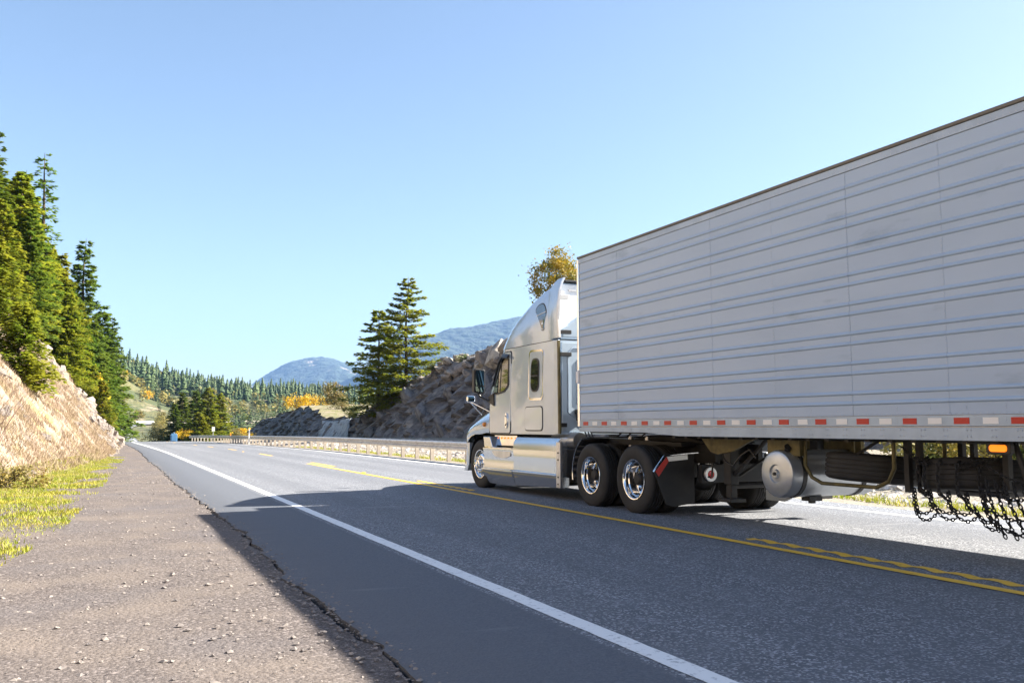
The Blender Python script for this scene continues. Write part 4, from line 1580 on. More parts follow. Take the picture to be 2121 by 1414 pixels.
# back of the sleeper: pressed panel, ribs, brackets, hose block
m_ = MB()
m_.box(CXT - 1.12, CXT + 1.12, 14.27, 14.325, 2.90, 3.90)
obj('roof_back_panel', m_, 'paint_white', tr, bevel=0.02)
m_ = MB()
m_.prism([(-1.1, 2.86), (1.1, 2.86), (1.1, 3.05), (0.75, 3.28), (0, 3.36), (-0.75, 3.28), (-1.1, 3.05)], 'Y', 14.05, 14.27)
m_.v = [(a + CXT, b, c) for a, b, c in m_.v]
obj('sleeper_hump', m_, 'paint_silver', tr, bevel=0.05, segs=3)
m_ = MB()
m_.box(CXT - 1.10, CXT + 1.10, 14.02, 14.05, 1.20, 2.80)
obj('sleeper_back', m_, 'paint_silver', tr, bevel=0.01)
m_ = MB()
for k in range(2):
    w, a, b = ((0.98, 1.55, 2.70), (0.80, 1.72, 2.55))[k]
    pts = [(CXT - w, 14.015, b - 0.1), (CXT - w, 14.015, a), (CXT - w + 0.35, 14.015, a - 0.25), (CXT + w - 0.35, 14.015, a - 0.25), (CXT + w, 14.015, a), (CXT + w, 14.015, b - 0.1), (CXT + w - .1, 14.015, b), (CXT - w + .1, 14.015, b), (CXT - w, 14.015, b - 0.1)]
    m_.tube(pts, 0.016, 6)
obj('pressed_rib', m_, 'paint_silver', tr, smooth=60)
for z in (2.98, 2.58):
    m_ = MB()
    m_.box(7.29, 7.52, 13.96, 14.02, z - 0.035, z + 0.035)
    obj('bracket', m_, 'black_plastic', tr, bevel=0.006)
m_ = MB()
m_.box(7.29, 7.56, 14.12, 14.24, 3.60, 3.68)
obj('bracket', m_, 'galvanised', tr, bevel=0.006)
m_ = MB()
m_.box(7.62, 8.2, 14.25, 14.27, 3.77, 3.80)
obj('grab_rail', m_, 'galvanised', tr)
m_ = MB()
m_.box(7.60, 7.80, 13.93, 14.02, 1.52, 1.60)
for x in (7.62, 7.74):
    m_.box(x, x + 0.045, 13.92, 14.0, 1.40, 1.52)
obj('hose_coupling', m_, 'black_plastic', tr, bevel=0.006)
m_ = MB()
m_.box(7.30, 7.42, 13.96, 14.02, 1.29, 1.36)
obj('bracket', m_, 'black_plastic', tr)
m_ = MB()
m_.box(CXT - 1.17, CXT + 1.17, 13.97, 14.06, 1.155, 1.20)
obj('sill', m_, 'paint_silver', tr, bevel=0.01)

# flank details
panel('roof_window_frame', [(15.03, 3.50), (14.90, 3.58), (14.66, 3.60), (14.50, 3.42), (14.56, 3.06), (14.68, 3.06)], 'black_plastic', off=0.004, r=0.10)
panel('roof_window', [(15.00, 3.49), (14.89, 3.56), (14.67, 3.58), (14.53, 3.41), (14.585, 3.09), (14.66, 3.09)], 'glass', off=0.009, r=0.10)
panel('window_bar', [(14.93, 3.36), (14.545, 3.40), (14.545, 3.415), (14.93, 3.375)], 'aluminium', off=0.012)
panel('sleeper_window_trim', [(15.19, 1.79), (14.57, 1.78), (14.57, 2.72), (15.19, 2.74)], 'chrome', off=0.010, r=0.12)
panel('sleeper_window_panel', [(15.155, 1.83), (14.605, 1.82), (14.605, 2.68), (15.155, 2.70)], 'paint_silver', off=0.014, r=0.10)
sw = panel('sleeper_window_frame', [(15.07, 1.94), (14.72, 1.94), (14.72, 2.57), (15.07, 2.57)], 'black_plastic', off=0.022, r=0.16)
panel('pane', [(15.04, 1.97), (14.75, 1.97), (14.75, 2.54), (15.04, 2.54)], 'glass', sw, off=0.027, r=0.14)
panel('latch', [(15.03, 2.23), (14.76, 2.23), (14.76, 2.25), (15.03, 2.25)], 'black_plastic', sw, off=0.032)
panel('locker_seal', [(15.35, 1.215), (14.575, 1.215), (14.575, 1.675), (15.35, 1.675)], 'seam', off=0.004, r=0.10)
panel('locker_door', [(15.335, 1.235), (14.60, 1.235), (14.60, 1.66), (15.335, 1.66)], 'paint_silver', off=0.010, r=0.09)
door_pts = [(16.02, 1.175), (16.02, 2.78), (16.36, 2.78), (16.55, 2.62), (16.98, 1.98), (17.04, 1.60), (17.04, 1.175)]
panel('door_seal', [(15.985, 1.16), (15.985, 2.80), (16.37, 2.80), (16.57, 2.63), (17.0, 1.98), (17.06, 1.60), (17.06, 1.16)], 'seam', off=0.003, r=0.08)
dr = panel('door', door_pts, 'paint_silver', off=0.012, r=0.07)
panel('window_frame', [(16.09, 2.10), (16.09, 2.66), (16.37, 2.70), (16.50, 2.58), (16.86, 2.00), (16.72, 1.94), (16.30, 1.98)], 'black_plastic', dr, off=0.018, r=0.06)
panel('window', [(16.12, 2.12), (16.12, 2.63), (16.36, 2.67), (16.48, 2.56), (16.82, 2.02), (16.71, 1.97), (16.31, 2.01)], 'glass', dr, off=0.024, r=0.06)
panel('window_divider', [(16.50, 2.00), (16.47, 2.00), (16.42, 2.62), (16.45, 2.62)], 'black_plastic', dr, off=0.030)
m_ = MB()                                             # rain visor over the door window
m_.loft([[(side_x(2.66) - 0.02, y_, z - 0.03), (side_x(2.66) - 0.075, y_, z - 0.055), (side_x(2.66) - 0.07, y_, z - 0.02), (side_x(2.66) - 0.015, y_, z + 0.03)] for y_, z in
         ((16.08, 2.70), (16.36, 2.735), (16.52, 2.63), (16.66, 2.43), (16.82, 2.16))])
obj('rain_visor', m_, 'black_plastic', dr, smooth=40)
m_ = MB()
rings = []
for k in range(13):
    t = math.pi * 2 * k / 13
    rings.append((16.18 + 0.055 * math.cos(t), 1.415 + 0.15 * math.sin(t)))
hp = panel('handle_plate', rings, 'chrome', dr, off=0.030, thick=0.03, smooth=30)
panel('handle_slot', [(16.205, 1.31), (16.155, 1.31), (16.155, 1.52), (16.205, 1.52)], 'seam', dr, off=0.033, r=0.02)
panel('handle', [(16.20, 1.345), (16.16, 1.345), (16.16, 1.50), (16.20, 1.50)], 'chrome', dr, off=0.044, thick=0.012, r=0.015)

# hood and fender


def hood_ring(y_, hw, zb, zt, sh):
    """Cross-section from the left lower edge over the top to the right lower edge."""
    half = [(hw - 0.02, zb), (hw, zb + 0.12 * (sh - zb)), (hw + 0.005, zb + 0.5 * (sh - zb)), (hw - 0.02, sh - 0.06), (hw - 0.08, sh), (hw - 0.20, sh + 0.30 * (zt - sh)),
            (hw - 0.36, sh + 0.62 * (zt - sh)), (hw - 0.55, sh + 0.88 * (zt - sh)), (hw * 0.35, zt), (0.0, zt + 0.012)]
    return [(CXT - a, y_, b) for a, b in half] + [(CXT + a, y_, b) for a, b in half[-2::-1]]


m_ = MB()
m_.loft([hood_ring(*q) for q in ((17.02, 1.195, 1.17, 1.93, 1.52), (17.30, 1.20, 1.17, 1.90, 1.50), (17.55, 1.215, 1.14, 1.83, 1.46), (17.85, 1.225, 1.135, 1.74, 1.41), (18.12, 1.22, 1.08, 1.63, 1.34),
                                 (18.36, 1.19, 0.98, 1.52, 1.26), (18.55, 1.12, 0.96, 1.42, 1.19), (18.75, 0.95, 0.95, 1.33, 1.12), (18.86, 0.80, 0.95, 1.22, 1.06))], closed=False)
obj('hood', m_, 'paint_silver', tr, smooth=50)
m_ = MB()
m_.tube([(7.247, 17.06, 1.17), (7.252, 17.07, 1.50), (7.50, 17.07, 1.80)], 0.007, 6)
obj('hood_seam', m_, 'seam', tr)
m_ = MB()                                             # cowl between hood and windscreen
m_.box(CXT - 1.10, CXT + 1.10, 17.0, 17.34, 1.80, 1.95)
obj('cowl', m_, 'black_plastic', tr, bevel=0.04)
ws = MB()
rg = []
for z in (2.0, 2.3, 2.6, 2.76):
    yf = lerp_table([(1.95, 17.34), (2.2, 17.12), (2.5, 16.92), (2.70, 16.80), (2.84, 16.72)], z) + 0.012
    hw_ = lerp_table(HW, z) + 0.008
    rf = 0.42
    rg.append([(CXT + (hw_ - rf) * k if abs(k) <= 1 else 0, yf, z) for k in (-1, -0.5, 0, 0.5, 1)])
    extra = []
    for i in range(1, 5):
        a = math.pi / 2 + math.radians(16 * i)
        extra.append((CXT - hw_ + rf + rf * math.cos(a), yf - rf + rf * math.sin(a), z))
    mirr = [(2 * CXT - x, y_, z_) for x, y_, z_ in extra]
    rg[-1] = extra[::-1] + rg[-1] + mirr
ws.grid(rg)
obj('windscreen', ws, 'glass', tr, smooth=60)
m_ = MB()
m_.lathe([(0.0, -0.045), (0.025, -0.042), (0.045, -0.022), (0.05, 0.0), (0.05, 0.02)], (7.235, 17.31, 1.345), 20)
obj('side_lamp', m_, 'amber_lens', tr, smooth=40)
m_ = MB()
m_.box(CXT - 1.02, CXT + 1.02, 17.15, 18.35, 0.62, 1.12)
for sgn in (-1, 1):                                    # wheel well liners
    a = CXT + sgn * 0.72
    b = CXT + sgn * 1.17
    for i in range(11):
        t0, t1 = math.pi * i / 11, math.pi * (i + 1) / 11
        m_.add([(a, 17.62 + 0.62 * math.cos(t0), 0.5 + 0.62 * math.sin(t0)), (b, 17.62 + 0.62 * math.cos(t0), 0.5 + 0.62 * math.sin(t0)),
                (b, 17.62 + 0.62 * math.cos(t1), 0.5 + 0.62 * math.sin(t1)), (a, 17.62 + 0.62 * math.cos(t1), 0.5 + 0.62 * math.sin(t1))], [(0, 1, 2, 3)])
obj('wheel_well', m_, 'black_plastic', tr)
m_ = MB()
rings = []
for z, y0, y1 in ((0.34, 18.34, 18.72), (0.48, 18.24, 18.82), (0.75, 18.20, 18.88), (0.95, 18.20, 18.88)):
    rings.append([(CXT - 1.19, y0, z), (CXT - 1.20, y0 + 0.16, z), (CXT - 1.0, y1 - 0.06, z), (CXT - 0.6, y1, z), (CXT + 0.6, y1, z), (CXT + 1.0, y1 - 0.06, z), (CXT + 1.20, y0 + 0.16, z), (CXT + 1.19, y0, z),
                  (CXT + 1.0, y0 + 0.05, z), (CXT - 1.0, y0 + 0.05, z)])
m_.loft(rings)
obj('bumper', m_, 'paint_silver', tr, smooth=40)
m_ = MB()
m_.box(CXT - 0.62, CXT + 0.62, 18.80, 18.90, 1.0, 1.36)
obj('grille', m_, 'black_plastic', tr, bevel=0.03)

# mirrors
mi = MB()
mi.prism(round_poly([(6.95, 2.00), (7.20, 1.98), (7.20, 2.49), (6.95, 2.51)], 0.05), 'Y', 17.20, 17.32)
mo = obj('door_mirror', mi, 'black_plastic', tr, bevel=0.012)
m_ = MB()
m_.prism(round_poly([(6.985, 2.16), (7.175, 2.15), (7.175, 2.46), (6.985, 2.47)], 0.03), 'Y', 17.192, 17.198)
obj('mirror_glass', m_, 'mirror_glass', mo)
m_ = MB()
m_.prism(round_poly([(6.985, 2.03), (7.175, 2.02), (7.175, 2.13), (6.985, 2.14)], 0.02), 'Y', 17.192, 17.198)
obj('mirror_glass', m_, 'mirror_glass', mo)
m_ = MB()
m_.tube([(7.06, 17.26, 2.02), (7.10, 17.22, 1.92), (7.20, 17.05, 1.84), (7.27, 16.95, 1.83)], 0.028, 8)
m_.prism([(16.78, 1.72), (17.06, 1.80), (17.06, 1.92), (16.80, 1.98)], 'X', 7.215, 7.26)
obj('mirror_arm', m_, 'black_plastic', mo, smooth=40)
m_ = MB()
m_.prism(round_poly([(7.13, 1.83), (7.31, 1.83), (7.31, 1.97), (7.13, 1.97)], 0.05), 'Y', 18.02, 18.10)
ho = obj('hood_mirror', m_, 'chrome', tr, bevel=0.012)
m_ = MB()
m_.prism(round_poly([(7.145, 1.843), (7.295, 1.843), (7.295, 1.957), (7.145, 1.957)], 0.04), 'Y', 18.012, 18.018)
obj('mirror_glass', m_, 'mirror_glass', ho)
m_ = MB()
m_.tube([(7.21, 18.06, 1.83), (7.42, 17.90, 1.55)], 0.008, 6)
m_.tube([(7.23, 18.06, 1.83), (7.54, 17.75, 1.62)], 0.008, 6)
obj('mirror_stalk', m_, 'chrome', ho, smooth=40)

# chassis fairings with steps
fo = MB()


def fair_rings(y0, y1, zs, n=8):
    rr = []
    for i in range(n + 1):
        y_ = y0 + (y1 - y0) * i / n
        rr.append([(x, y_, z) for x, z in zs(y_)])
    return rr


def skin(y_):
    zb = lerp_table([(13.83, 0.235), (15.8, 0.17), (17.2, 0.24)], y_)
    return [(7.46, 1.115), (7.30, 1.10), (7.232, 0.99), (7.222, 0.88), (7.215, 0.86), (7.235, 0.70), (7.232, 0.47), (7.205, 0.45), (7.205, 0.42), (7.245, 0.30), (7.28, zb), (7.46, zb)]


m_ = MB()
m_.loft(fair_rings(13.98, 15.83, skin))
fp = obj('chassis_fairing', m_, 'fairing', tr, smooth=30)
m_ = MB()
m_.box(7.205, 7.26, 13.83, 13.98, 0.235, 1.03)
obj('fairing_edge', m_, 'aluminium', fp, bevel=0.006)
m_ = MB()
for z in (0.30, 0.42, 0.72, 0.84):
    m_.lathe([(0.0, -0.012), (0.012, -0.010), (0.016, 0.0)], (7.203, 13.90, z), 8)
obj('bolt', m_, 'frame_black', fp)
m_ = MB()


def step_skin(y_):
    k = sstep(17.15, 17.36, y_)
    zb = 0.14 + 0.10 * k
    return [(7.46, 1.10), (7.34 + 0.04 * k, 0.92), (7.34, 0.87), (7.225, 0.865), (7.222, 0.84), (7.25, 0.70), (7.245, 0.47), (7.24, 0.455), (7.20, 0.45), (7.19, 0.42), (7.21, 0.33), (7.30, zb), (7.46, zb)]


m_.loft(fair_rings(15.845, 17.36, step_skin))
fs_ = obj('step_fairing', m_, 'fairing', tr, smooth=30)
m_ = MB()
m_.prism([(17.36, 1.10), (17.02, 1.10), (16.86, 0.87), (17.30, 0.87)], 'X', 7.225, 7.36)
obj('fairing_wing', m_, 'fairing', fs_, bevel=0.02)
m_ = MB()
m_.prism(round_poly([(16.92, 0.81), (15.95, 0.81), (15.98, 0.72), (16.35, 0.665), (16.75, 0.70)], 0.08), 'X', 7.226, 7.25)
obj('step_recess', m_, 'aluminium', fs_)
m_ = MB()
m_.box(7.195, 7.34, 15.88, 17.0, 0.866, 0.876)
obj('step_tread', m_, 'chrome', fs_)
m_ = MB()
m_.box(7.18, 7.235, 15.90, 16.95, 0.452, 0.460)
obj('step_tread', m_, 'chrome', fs_)
m_ = MB()
m_.box(7.34, 7.40, 15.9, 17.0, 0.88, 1.12)
obj('step_back', m_, 'chrome', fs_)
m_ = MB()
m_.cyl((7.55, 14.6, 1.05), (7.55, 13.72, 1.05), 0.14, 0.14, 24)
obj('air_tank', m_, 'aluminium', tr, smooth=40)
for k in range(5):                                    # small lit marker strip under the door
    m_ = MB()
    m_.lathe([(0.0, -0.02), (0.014, -0.012), (0.018, 0.0)], (7.30, 16.72 - 0.16 * k, 1.07), 10)
    obj('marker_lamp', m_, 'amber_lit', tr)

# chassis
m_ = MB()
for x in (8.02, 8.80):
    m_.box(x, x + 0.08, 10.55, 18.3, 0.76, 1.03)
for y_ in (10.8, 12.1, 13.4, 14.8, 16.4):
    m_.box(8.10, 8.80, y_, y_ + 0.10, 0.80, 1.0)
obj('frame_rail', m_, 'frame_black', tr)
for y_ in (11.46, 12.76):
    m_ = MB()
    m_.cyl((7.35, y_, 0.51), (9.55, y_, 0.51), 0.075, 0.075, 14)
    m_.lathe([(0.0, -0.22), (0.14, -0.2), (0.2, -0.08), (0.2, 0.08), (0.14, 0.2), (0, 0.22)], (CXT, y_, 0.51), 20)
    obj('axle', m_, 'frame_black', tr, smooth=40)
    for x in (7.95, 8.95):
        m_ = MB()
        m_.lathe([(0.0, 0.0), (0.12, 0.0), (0.135, 0.06), (0.125, 0.13), (0.135, 0.20), (0.11, 0.25), (0, 0.25)], (x, y_ - 0.35, 0.55), 18, 'Z')
        obj('air_spring', m_, 'rubber', tr, smooth=50)
m_ = MB()
m_.cyl((7.5, 17.62, 0.48), (9.4, 17.62, 0.48), 0.06, 0.06, 12)
obj('axle', m_, 'frame_black', tr)
m_ = MB()
m_.prism([(10.85, 1.03), (12.95, 1.03), (12.75, 1.10), (12.3, 1.155), (11.2, 1.155), (10.7, 1.06)], 'X', 8.0, 8.9)
obj('fifth_wheel', m_, 'frame_black', tr, bevel=0.02)
for x, y_ in ((7.85, 12.55), (7.85, 12.05)):
    m_ = MB()
    m_.cyl((x, y_, 0.98), (x, y_, 1.12), 0.045, 0.045, 14)
    m_.cyl((x, y_, 1.12), (x, y_, 1.14), 0.03, 0.03, 14)
    obj('air_canister', m_, 'aluminium', tr, smooth=40)
m_ = MB()
for i in range(8):                                    # quarter fender ahead of the drive wheels
    t0, t1 = R(118 + 9 * i), R(127 + 9 * i)
    cy_, cz_ = 12.76, 0.52
    m_.add([(7.24, cy_ - 0.66 * math.cos(t0), cz_ + 0.66 * math.sin(t0)), (7.88, cy_ - 0.66 * math.cos(t0), cz_ + 0.66 * math.sin(t0)), (7.88, cy_ - 0.66 * math.cos(t1), cz_ + 0.66 * math.sin(t1)), (7.24, cy_ - 0.66 * math.cos(t1), cz_ + 0.66 * math.sin(t1))],
           [(0, 1, 2, 3)])
qf = obj('quarter_fender', m_, 'black_plastic', tr, smooth=60)
s2 = qf.modifiers.new('thickness', 'SOLIDIFY')
s2.thickness = 0.015
m_ = MB()
m_.tube([(7.235, 12.76 - 0.665 * math.cos(R(118 + 4.5 * i)), 0.52 + 0.665 * math.sin(R(118 + 4.5 * i))) for i in range(17)], 0.012, 6)
obj('fender_trim', m_, 'chrome', qf, smooth=60)
m_ = MB()
m_.box(7.42, 7.95, 13.2, 14.9, 0.40, 0.92)
m_.box(7.44, 7.9, 15.0, 16.9, 0.35, 1.05)
m_.box(8.95, 9.45, 13.2, 16.9, 0.38, 1.0)
obj('battery_box', m_, 'frame_black', tr, bevel=0.03)
m_ = MB()
m_.prism([(13.95, 1.0), (11.0, 1.0), (11.0, 1.06), (13.95, 1.12)], 'X', 7.75, 8.0)
obj('deck_plate', m_, 'frame_black', tr)
hoses = MB()
for k, (xa, xb) in enumerate(((7.66, 8.1), (7.72, 8.3), (7.78, 8.6))):
    hoses.tube([(xa, 13.95, 1.46), (xa + 0.05, 13.75, 1.10), (xb, 13.4, 1.12), (xb + 0.05, 13.1, 1.3)], 0.016, 6)
obj('air_hose', hoses, 'black_plastic', tr, smooth=60)

# wheels: steer pair and four dual pairs
wheel(tr, 7.40, 17.62, 'steer', 1, R(2.5))
wheel(tr, 9.50, 17.62, 'steer', -1, R(2.5))
for y_ in (12.76, 11.46):
    wheel(tr, 7.34, y_, 'drive', 1)
    wheel(tr, 7.67, y_, 'inner', 1)
    wheel(tr, 9.56, y_, 'drive', -1)
    wheel(tr, 9.23, y_, 'inner', -1)

# mud flaps behind the drive wheels
for sgn in (1, -1):
    def F(x):
        return x if sgn > 0 else 2 * CXT - x
    m_ = MB()
    poly = [(F(7.12), 0.64), (F(7.32), 0.86), (F(7.80), 0.895), (F(7.80), 0.20), (F(7.44), 0.155), (F(7.30), 0.20)]
    m_.prism(poly, 'Y', 10.76, 10.775)
    fl = obj('mud_flap', m_, 'rubber', tr)
    m_ = MB()
    m_.prism([(F(7.13), 0.665), (F(7.185), 0.59), (F(7.355), 0.80), (F(7.32), 0.865)], 'Y', 10.752, 10.757)
    obj('red_strip', m_, 'red_tape', fl)
    m_ = MB()
    m_.prism([(F(7.325), 0.865), (F(7.36), 0.80), (F(7.685), 0.825), (F(7.68), 0.895)], 'Y', 10.752, 10.757)
    obj('white_strip', m_, 'aluminium', fl)
    m_ = MB()
    m_.tube([(F(7.12), 10.79, 0.66), (F(7.31), 10.79, 0.885), (F(7.70), 10.79, 0.915), (F(8.02), 10.79, 0.93)], 0.014, 6)
    obj('flap_bracket', m_, 'chrome', fl)
    fq = MB()
    if sgn < 0:
        for i in range(9):
            t0, t1 = R(-20 + 11 * i), R(-9 + 11 * i)
            fq.add([(9.16, 11.46 - 0.62 * math.cos(t0), 0.52 + 0.62 * math.sin(t0)), (9.72, 11.46 - 0.62 * math.cos(t0), 0.52 + 0.62 * math.sin(t0)), (9.72, 11.46 - 0.62 * math.cos(t1), 0.52 + 0.62 * math.sin(t1)), (9.16, 11.46 - 0.62 * math.cos(t1), 0.52 + 0.62 * math.sin(t1))], [(0, 1, 2, 3)])
        obj('wheel_fender', fq, 'tank_silver', tr, smooth=60)

# tail lamps of the tractor frame
m_ = MB()
m_.lathe([(0.0, -0.03), (0.05, -0.025), (0.06, 0.0)], (7.86, 10.46, 0.62), 20, 'Y')
tl = obj('tail_lamp', m_, 'red_lens', tr, smooth=40)
m_ = MB()
m_.lathe([(0.06, -0.02), (0.10, -0.02), (0.105, 0.01), (0.06, 0.015)], (7.86, 10.46, 0.62), 20, 'Y')
obj('bezel', m_, 'aluminium', tl, smooth=40)
m_ = MB()
m_.box(7.72, 9.15, 10.48, 10.56, 0.50, 0.76)
obj('tail_crossmember', m_, 'frame_black', tr, bevel=0.01)

# ------------------------------------------------------------------ trailer
TX0, TX1 = 7.15, 9.75
TYF, TYB = 13.02, -3.2
tl_ = empty('semi_trailer', (CXT, 5.0, 0))
tag(tl_, 'long white ribbed box trailer with red and white reflective tape, behind the tractor', 'trailer')
Z0, Z1 = 1.405, 4.02
RIBS = []
for k in range(8):
    RIBS += [3.855 - 0.316 * k, 3.748 - 0.316 * k]


def skin_profile(x, sgn):
    """Side sheet with pairs of raised ribs, bottom to top."""
    pts = [(x, Z0)]
    for zc in RIBS[::-1]:
        for dz, dx in ((-0.021, 0), (-0.013, 0.010), (-0.004, 0.0135), (0.005, 0.0125), (0.014, 0.008), (0.024, 0)):
            pts.append((x - sgn * dx, zc + dz))
    pts.append((x, Z1))
    return pts


seams = [TYF - 0.04, 11.78] + [10.60 - 1.184 * k for k in range(0, 12)]
seams[-1] = TYB
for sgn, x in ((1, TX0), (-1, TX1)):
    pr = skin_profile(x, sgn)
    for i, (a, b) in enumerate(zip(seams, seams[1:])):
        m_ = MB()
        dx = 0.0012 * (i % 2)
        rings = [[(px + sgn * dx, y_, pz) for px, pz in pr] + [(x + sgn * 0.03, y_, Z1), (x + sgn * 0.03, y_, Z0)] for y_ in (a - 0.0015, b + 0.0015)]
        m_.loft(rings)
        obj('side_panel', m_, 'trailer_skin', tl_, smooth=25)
    # seam cover strips with rivets
    m_ = MB()
    m_.prism([(x + sgn * 0.002, 1.395), (x - sgn * 0.003, 1.40), (x - sgn * 0.003, 1.30), (x + sgn * 0.03, 1.295)], 'Y', TYF, TYB)
    obj('tape_rail', m_, 'rail_metal', tl_)
    m_ = MB()
    poly = [(TYF, 1.285), (TYB, 1.285), (TYB, 1.165), (10.2, 1.165), (10.55, 1.185), (11.05, 1.21), (TYF, 1.213)]
    a, b = sorted((x - sgn * 0.006, x + sgn * 0.04))
    m_.prism(poly, 'X', a, b)
    obj('bottom_rail', m_, 'rail_metal', tl_, bevel=0.004)
    m_ = MB()
    a, b = sorted((x - sgn * 0.008, x + sgn * 0.03))
    m_.box(a, b, TYB, TYF, 4.025, 4.105)
    obj('top_rail', m_, 'rail_metal', tl_, bevel=0.004)
    m_ = MB()
    a, b = sorted((x - sgn * 0.022, x + sgn * 0.05))
    m_.box(a, b, TYB - 0.02, TYF + 0.02, 4.108, 4.145)
    obj('roof_edge', m_, 'roof_edge', tl_, bevel=0.008)
    # reflective tape
    rm, wm = MB(), MB()
    for mm, wdt in ((rm, 0.165), (wm, 0.155)):
        mm.box(-0.001, 0.001, -wdt, 0, 0, 0.058)
    rme, wme = mesh_from('red_tape', rm, 'red_tape'), mesh_from('white_tape', wm, 'white_tape')
    for k in range(27):
        y_ = 12.88 - 0.5875 * k
        link('red_tape', rme, tl_, (x - sgn * 0.0055, y_ + 0.01 * math.sin(k * 5), 1.318))
        link('white_tape', wme, tl_, (x - sgn * 0.0055, y_ - 0.305, 1.318))
    # rivets
    m_ = MB()

    def rivet(xx, yy, zz, r_=0.007):
        m_.add([(xx, yy - r_, zz), (xx, yy, zz - r_), (xx, yy + r_, zz), (xx, yy, zz + r_), (xx - sgn * r_ * 0.8, yy, zz)], [(0, 1, 4), (1, 2, 4), (2, 3, 4), (3, 0, 4)])
    for s_ in seams[1:-1]:
        for q in range(56):
            rivet(x - sgn * 0.001, s_ + 0.012, Z0 + 0.02 + q * 0.0465, 0.0045)
    for q in range(130):
        yy = TYF - 0.10 - 0.125 * q
        for dy in (-0.02, 0.02):
            for zz in (1.205 if yy < 11 else 1.232, 1.262):
                if q % 2 == 0:
                    rivet(x - sgn * 0.006, yy + dy, zz, 0.009)
        rivet(x - sgn * 0.008, yy, 4.045, 0.006)
        rivet(x - sgn * 0.008, yy + 0.06, 4.045, 0.006)
        rivet(x - sgn * 0.008, yy, 4.085, 0.006)
        rivet(x - sgn * 0.001, yy, 1.418, 0.005)
        rivet(x - sgn * 0.001, yy + 0.06, 1.418, 0.005)
    for q in range(42):
        yy = TYF - 0.24 - 0.394 * q
        for zz in (1.46, 1.485, 1.34, 1.36):
            rivet(x - sgn * 0.003, yy, zz, 0.0055)
    tag(obj('rivet', m_, 'aluminium', tl_), kind='stuff')
    m_ = MB()
    a, b = sorted((x - sgn * 0.012, x + sgn * 0.05))
    m_.box(a, b, TYF - 0.012, TYF + 0.045, 1.29, 2.02)
    m_.box(a, b, TYF - 0.012, TYF + 0.045, 2.22, 4.10)
    obj('corner_trim', m_, 'chrome', tl_, bevel=0.012)
    m_ = MB()
    a, b = sorted((x - sgn * 0.016, x + sgn * 0.08))
    m_.box(a, b, TYF - 0.0, TYF + 0.09, 2.02, 2.22)
    obj('corner_bracket', m_, 'paint_white', tl_, bevel=0.01)
m_ = MB()
m_.box(TX0 + 0.03, TX1 - 0.03, TYB + 0.01, TYF - 0.01, 1.24, 4.10)
obj('box_core', m_, 'paint_white', tl_)
m_ = MB()
m_.box(TX0 + 0.2, TX1 - 0.2, TYF - 0.005, TYF + 0.06, 2.3, 4.0)
m_.box(TX0 + 0.34, TX1 - 0.2, TYF + 0.06, TYF + 0.60, 1.5, 3.80)  # unseen from camera; enlarged to block sun through the gap behind the cab
obj('cooling_unit', m_, 'paint_white', tl_, bevel=0.04)
m_ = MB()
m_.box(TX0 + 0.06, CXT - 0.01, TYB - 0.05, TYB - 0.002, 1.28, 4.02)
obj('rear_door', m_, 'paint_white', tl_, bevel=0.01)
m_ = MB()
m_.box(CXT + 0.01, TX1 - 0.06, TYB - 0.05, TYB - 0.002, 1.28, 4.02)
obj('rear_door', m_, 'paint_white', tl_, bevel=0.01)
# floor beams
bm_ = MB()
bm_.box(TX0 + 0.05 - CXT, TX1 - 0.05 - CXT, -0.03, 0.03, 0, 0.10)
beam = mesh_from('floor_beam', bm_, 'frame_black')
for k in range(46):
    link('floor_beam', beam, tl_, (CXT, 10.4 - 0.29 * k, 1.135))
m_ = MB()
m_.prism([(12.8, 1.19), (10.3, 1.19), (10.0, 1.235), (12.95, 1.235)], 'X', TX0 + 0.1, TX1 - 0.1)
obj('coupler_plate', m_, 'frame_black', tl_)

# landing gear
for sgn in (1, -1):
    def F(x):
        return x if sgn > 0 else 2 * CXT - x
    m_ = MB()
    m_.prism([(10.42, 1.235), (9.15, 1.235), (9.15, 1.15), (9.62, 0.97), (9.95, 0.92), (10.1, 0.95)], 'X', *sorted((F(7.60), F(7.64))))
    obj('gear_bracket', m_, 'under_brown', tl_)
    m_ = MB()
    m_.box(*sorted((F(7.62), F(7.76))), 9.70, 9.85, 0.52, 1.10)
    m_.box(*sorted((F(7.64), F(7.74))), 9.72, 9.83, 0.34, 0.52)
    m_.box(*sorted((F(7.56), F(7.82))), 9.64, 9.91, 0.29, 0.34)
    lg = obj('landing_leg', m_, 'frame_black', tl_, bevel=0.008)
    m_ = MB()
    m_.tube([(F(7.69), 9.78, 0.60), (F(7.72), 9.05, 1.15)], 0.028, 6)
    m_.tube([(F(7.69), 9.78, 0.62), (F(7.95), 10.3, 1.15)], 0.022, 6)
    m_.tube([(F(7.70), 9.78, 0.56), (F(8.45), 9.78, 0.95)], 0.025, 6)
    m_.tube([(F(7.70), 9.76, 0.50), (F(8.45), 9.76, 0.50)], 0.035, 6)
    obj('brace', m_, 'frame_black', tl_)
m_ = MB()
m_.tube([(7.60, 9.95, 0.80), (7.52, 9.95, 0.80), (7.50, 9.95, 0.62), (7.44, 9.95, 0.62)], 0.014, 6)
obj('crank_handle', m_, 'frame_black', tl_)
m_ = MB()
m_.tube([(7.64, 10.0, 1.12), (7.62, 9.8, 0.83), (7.60, 9.62, 0.78), (7.60, 9.45, 0.92), (7.62, 9.3, 1.0), (7.63, 9.2, 0.9)], 0.012, 6)
obj('air_hose', m_, 'black_plastic', tl_, smooth=60)

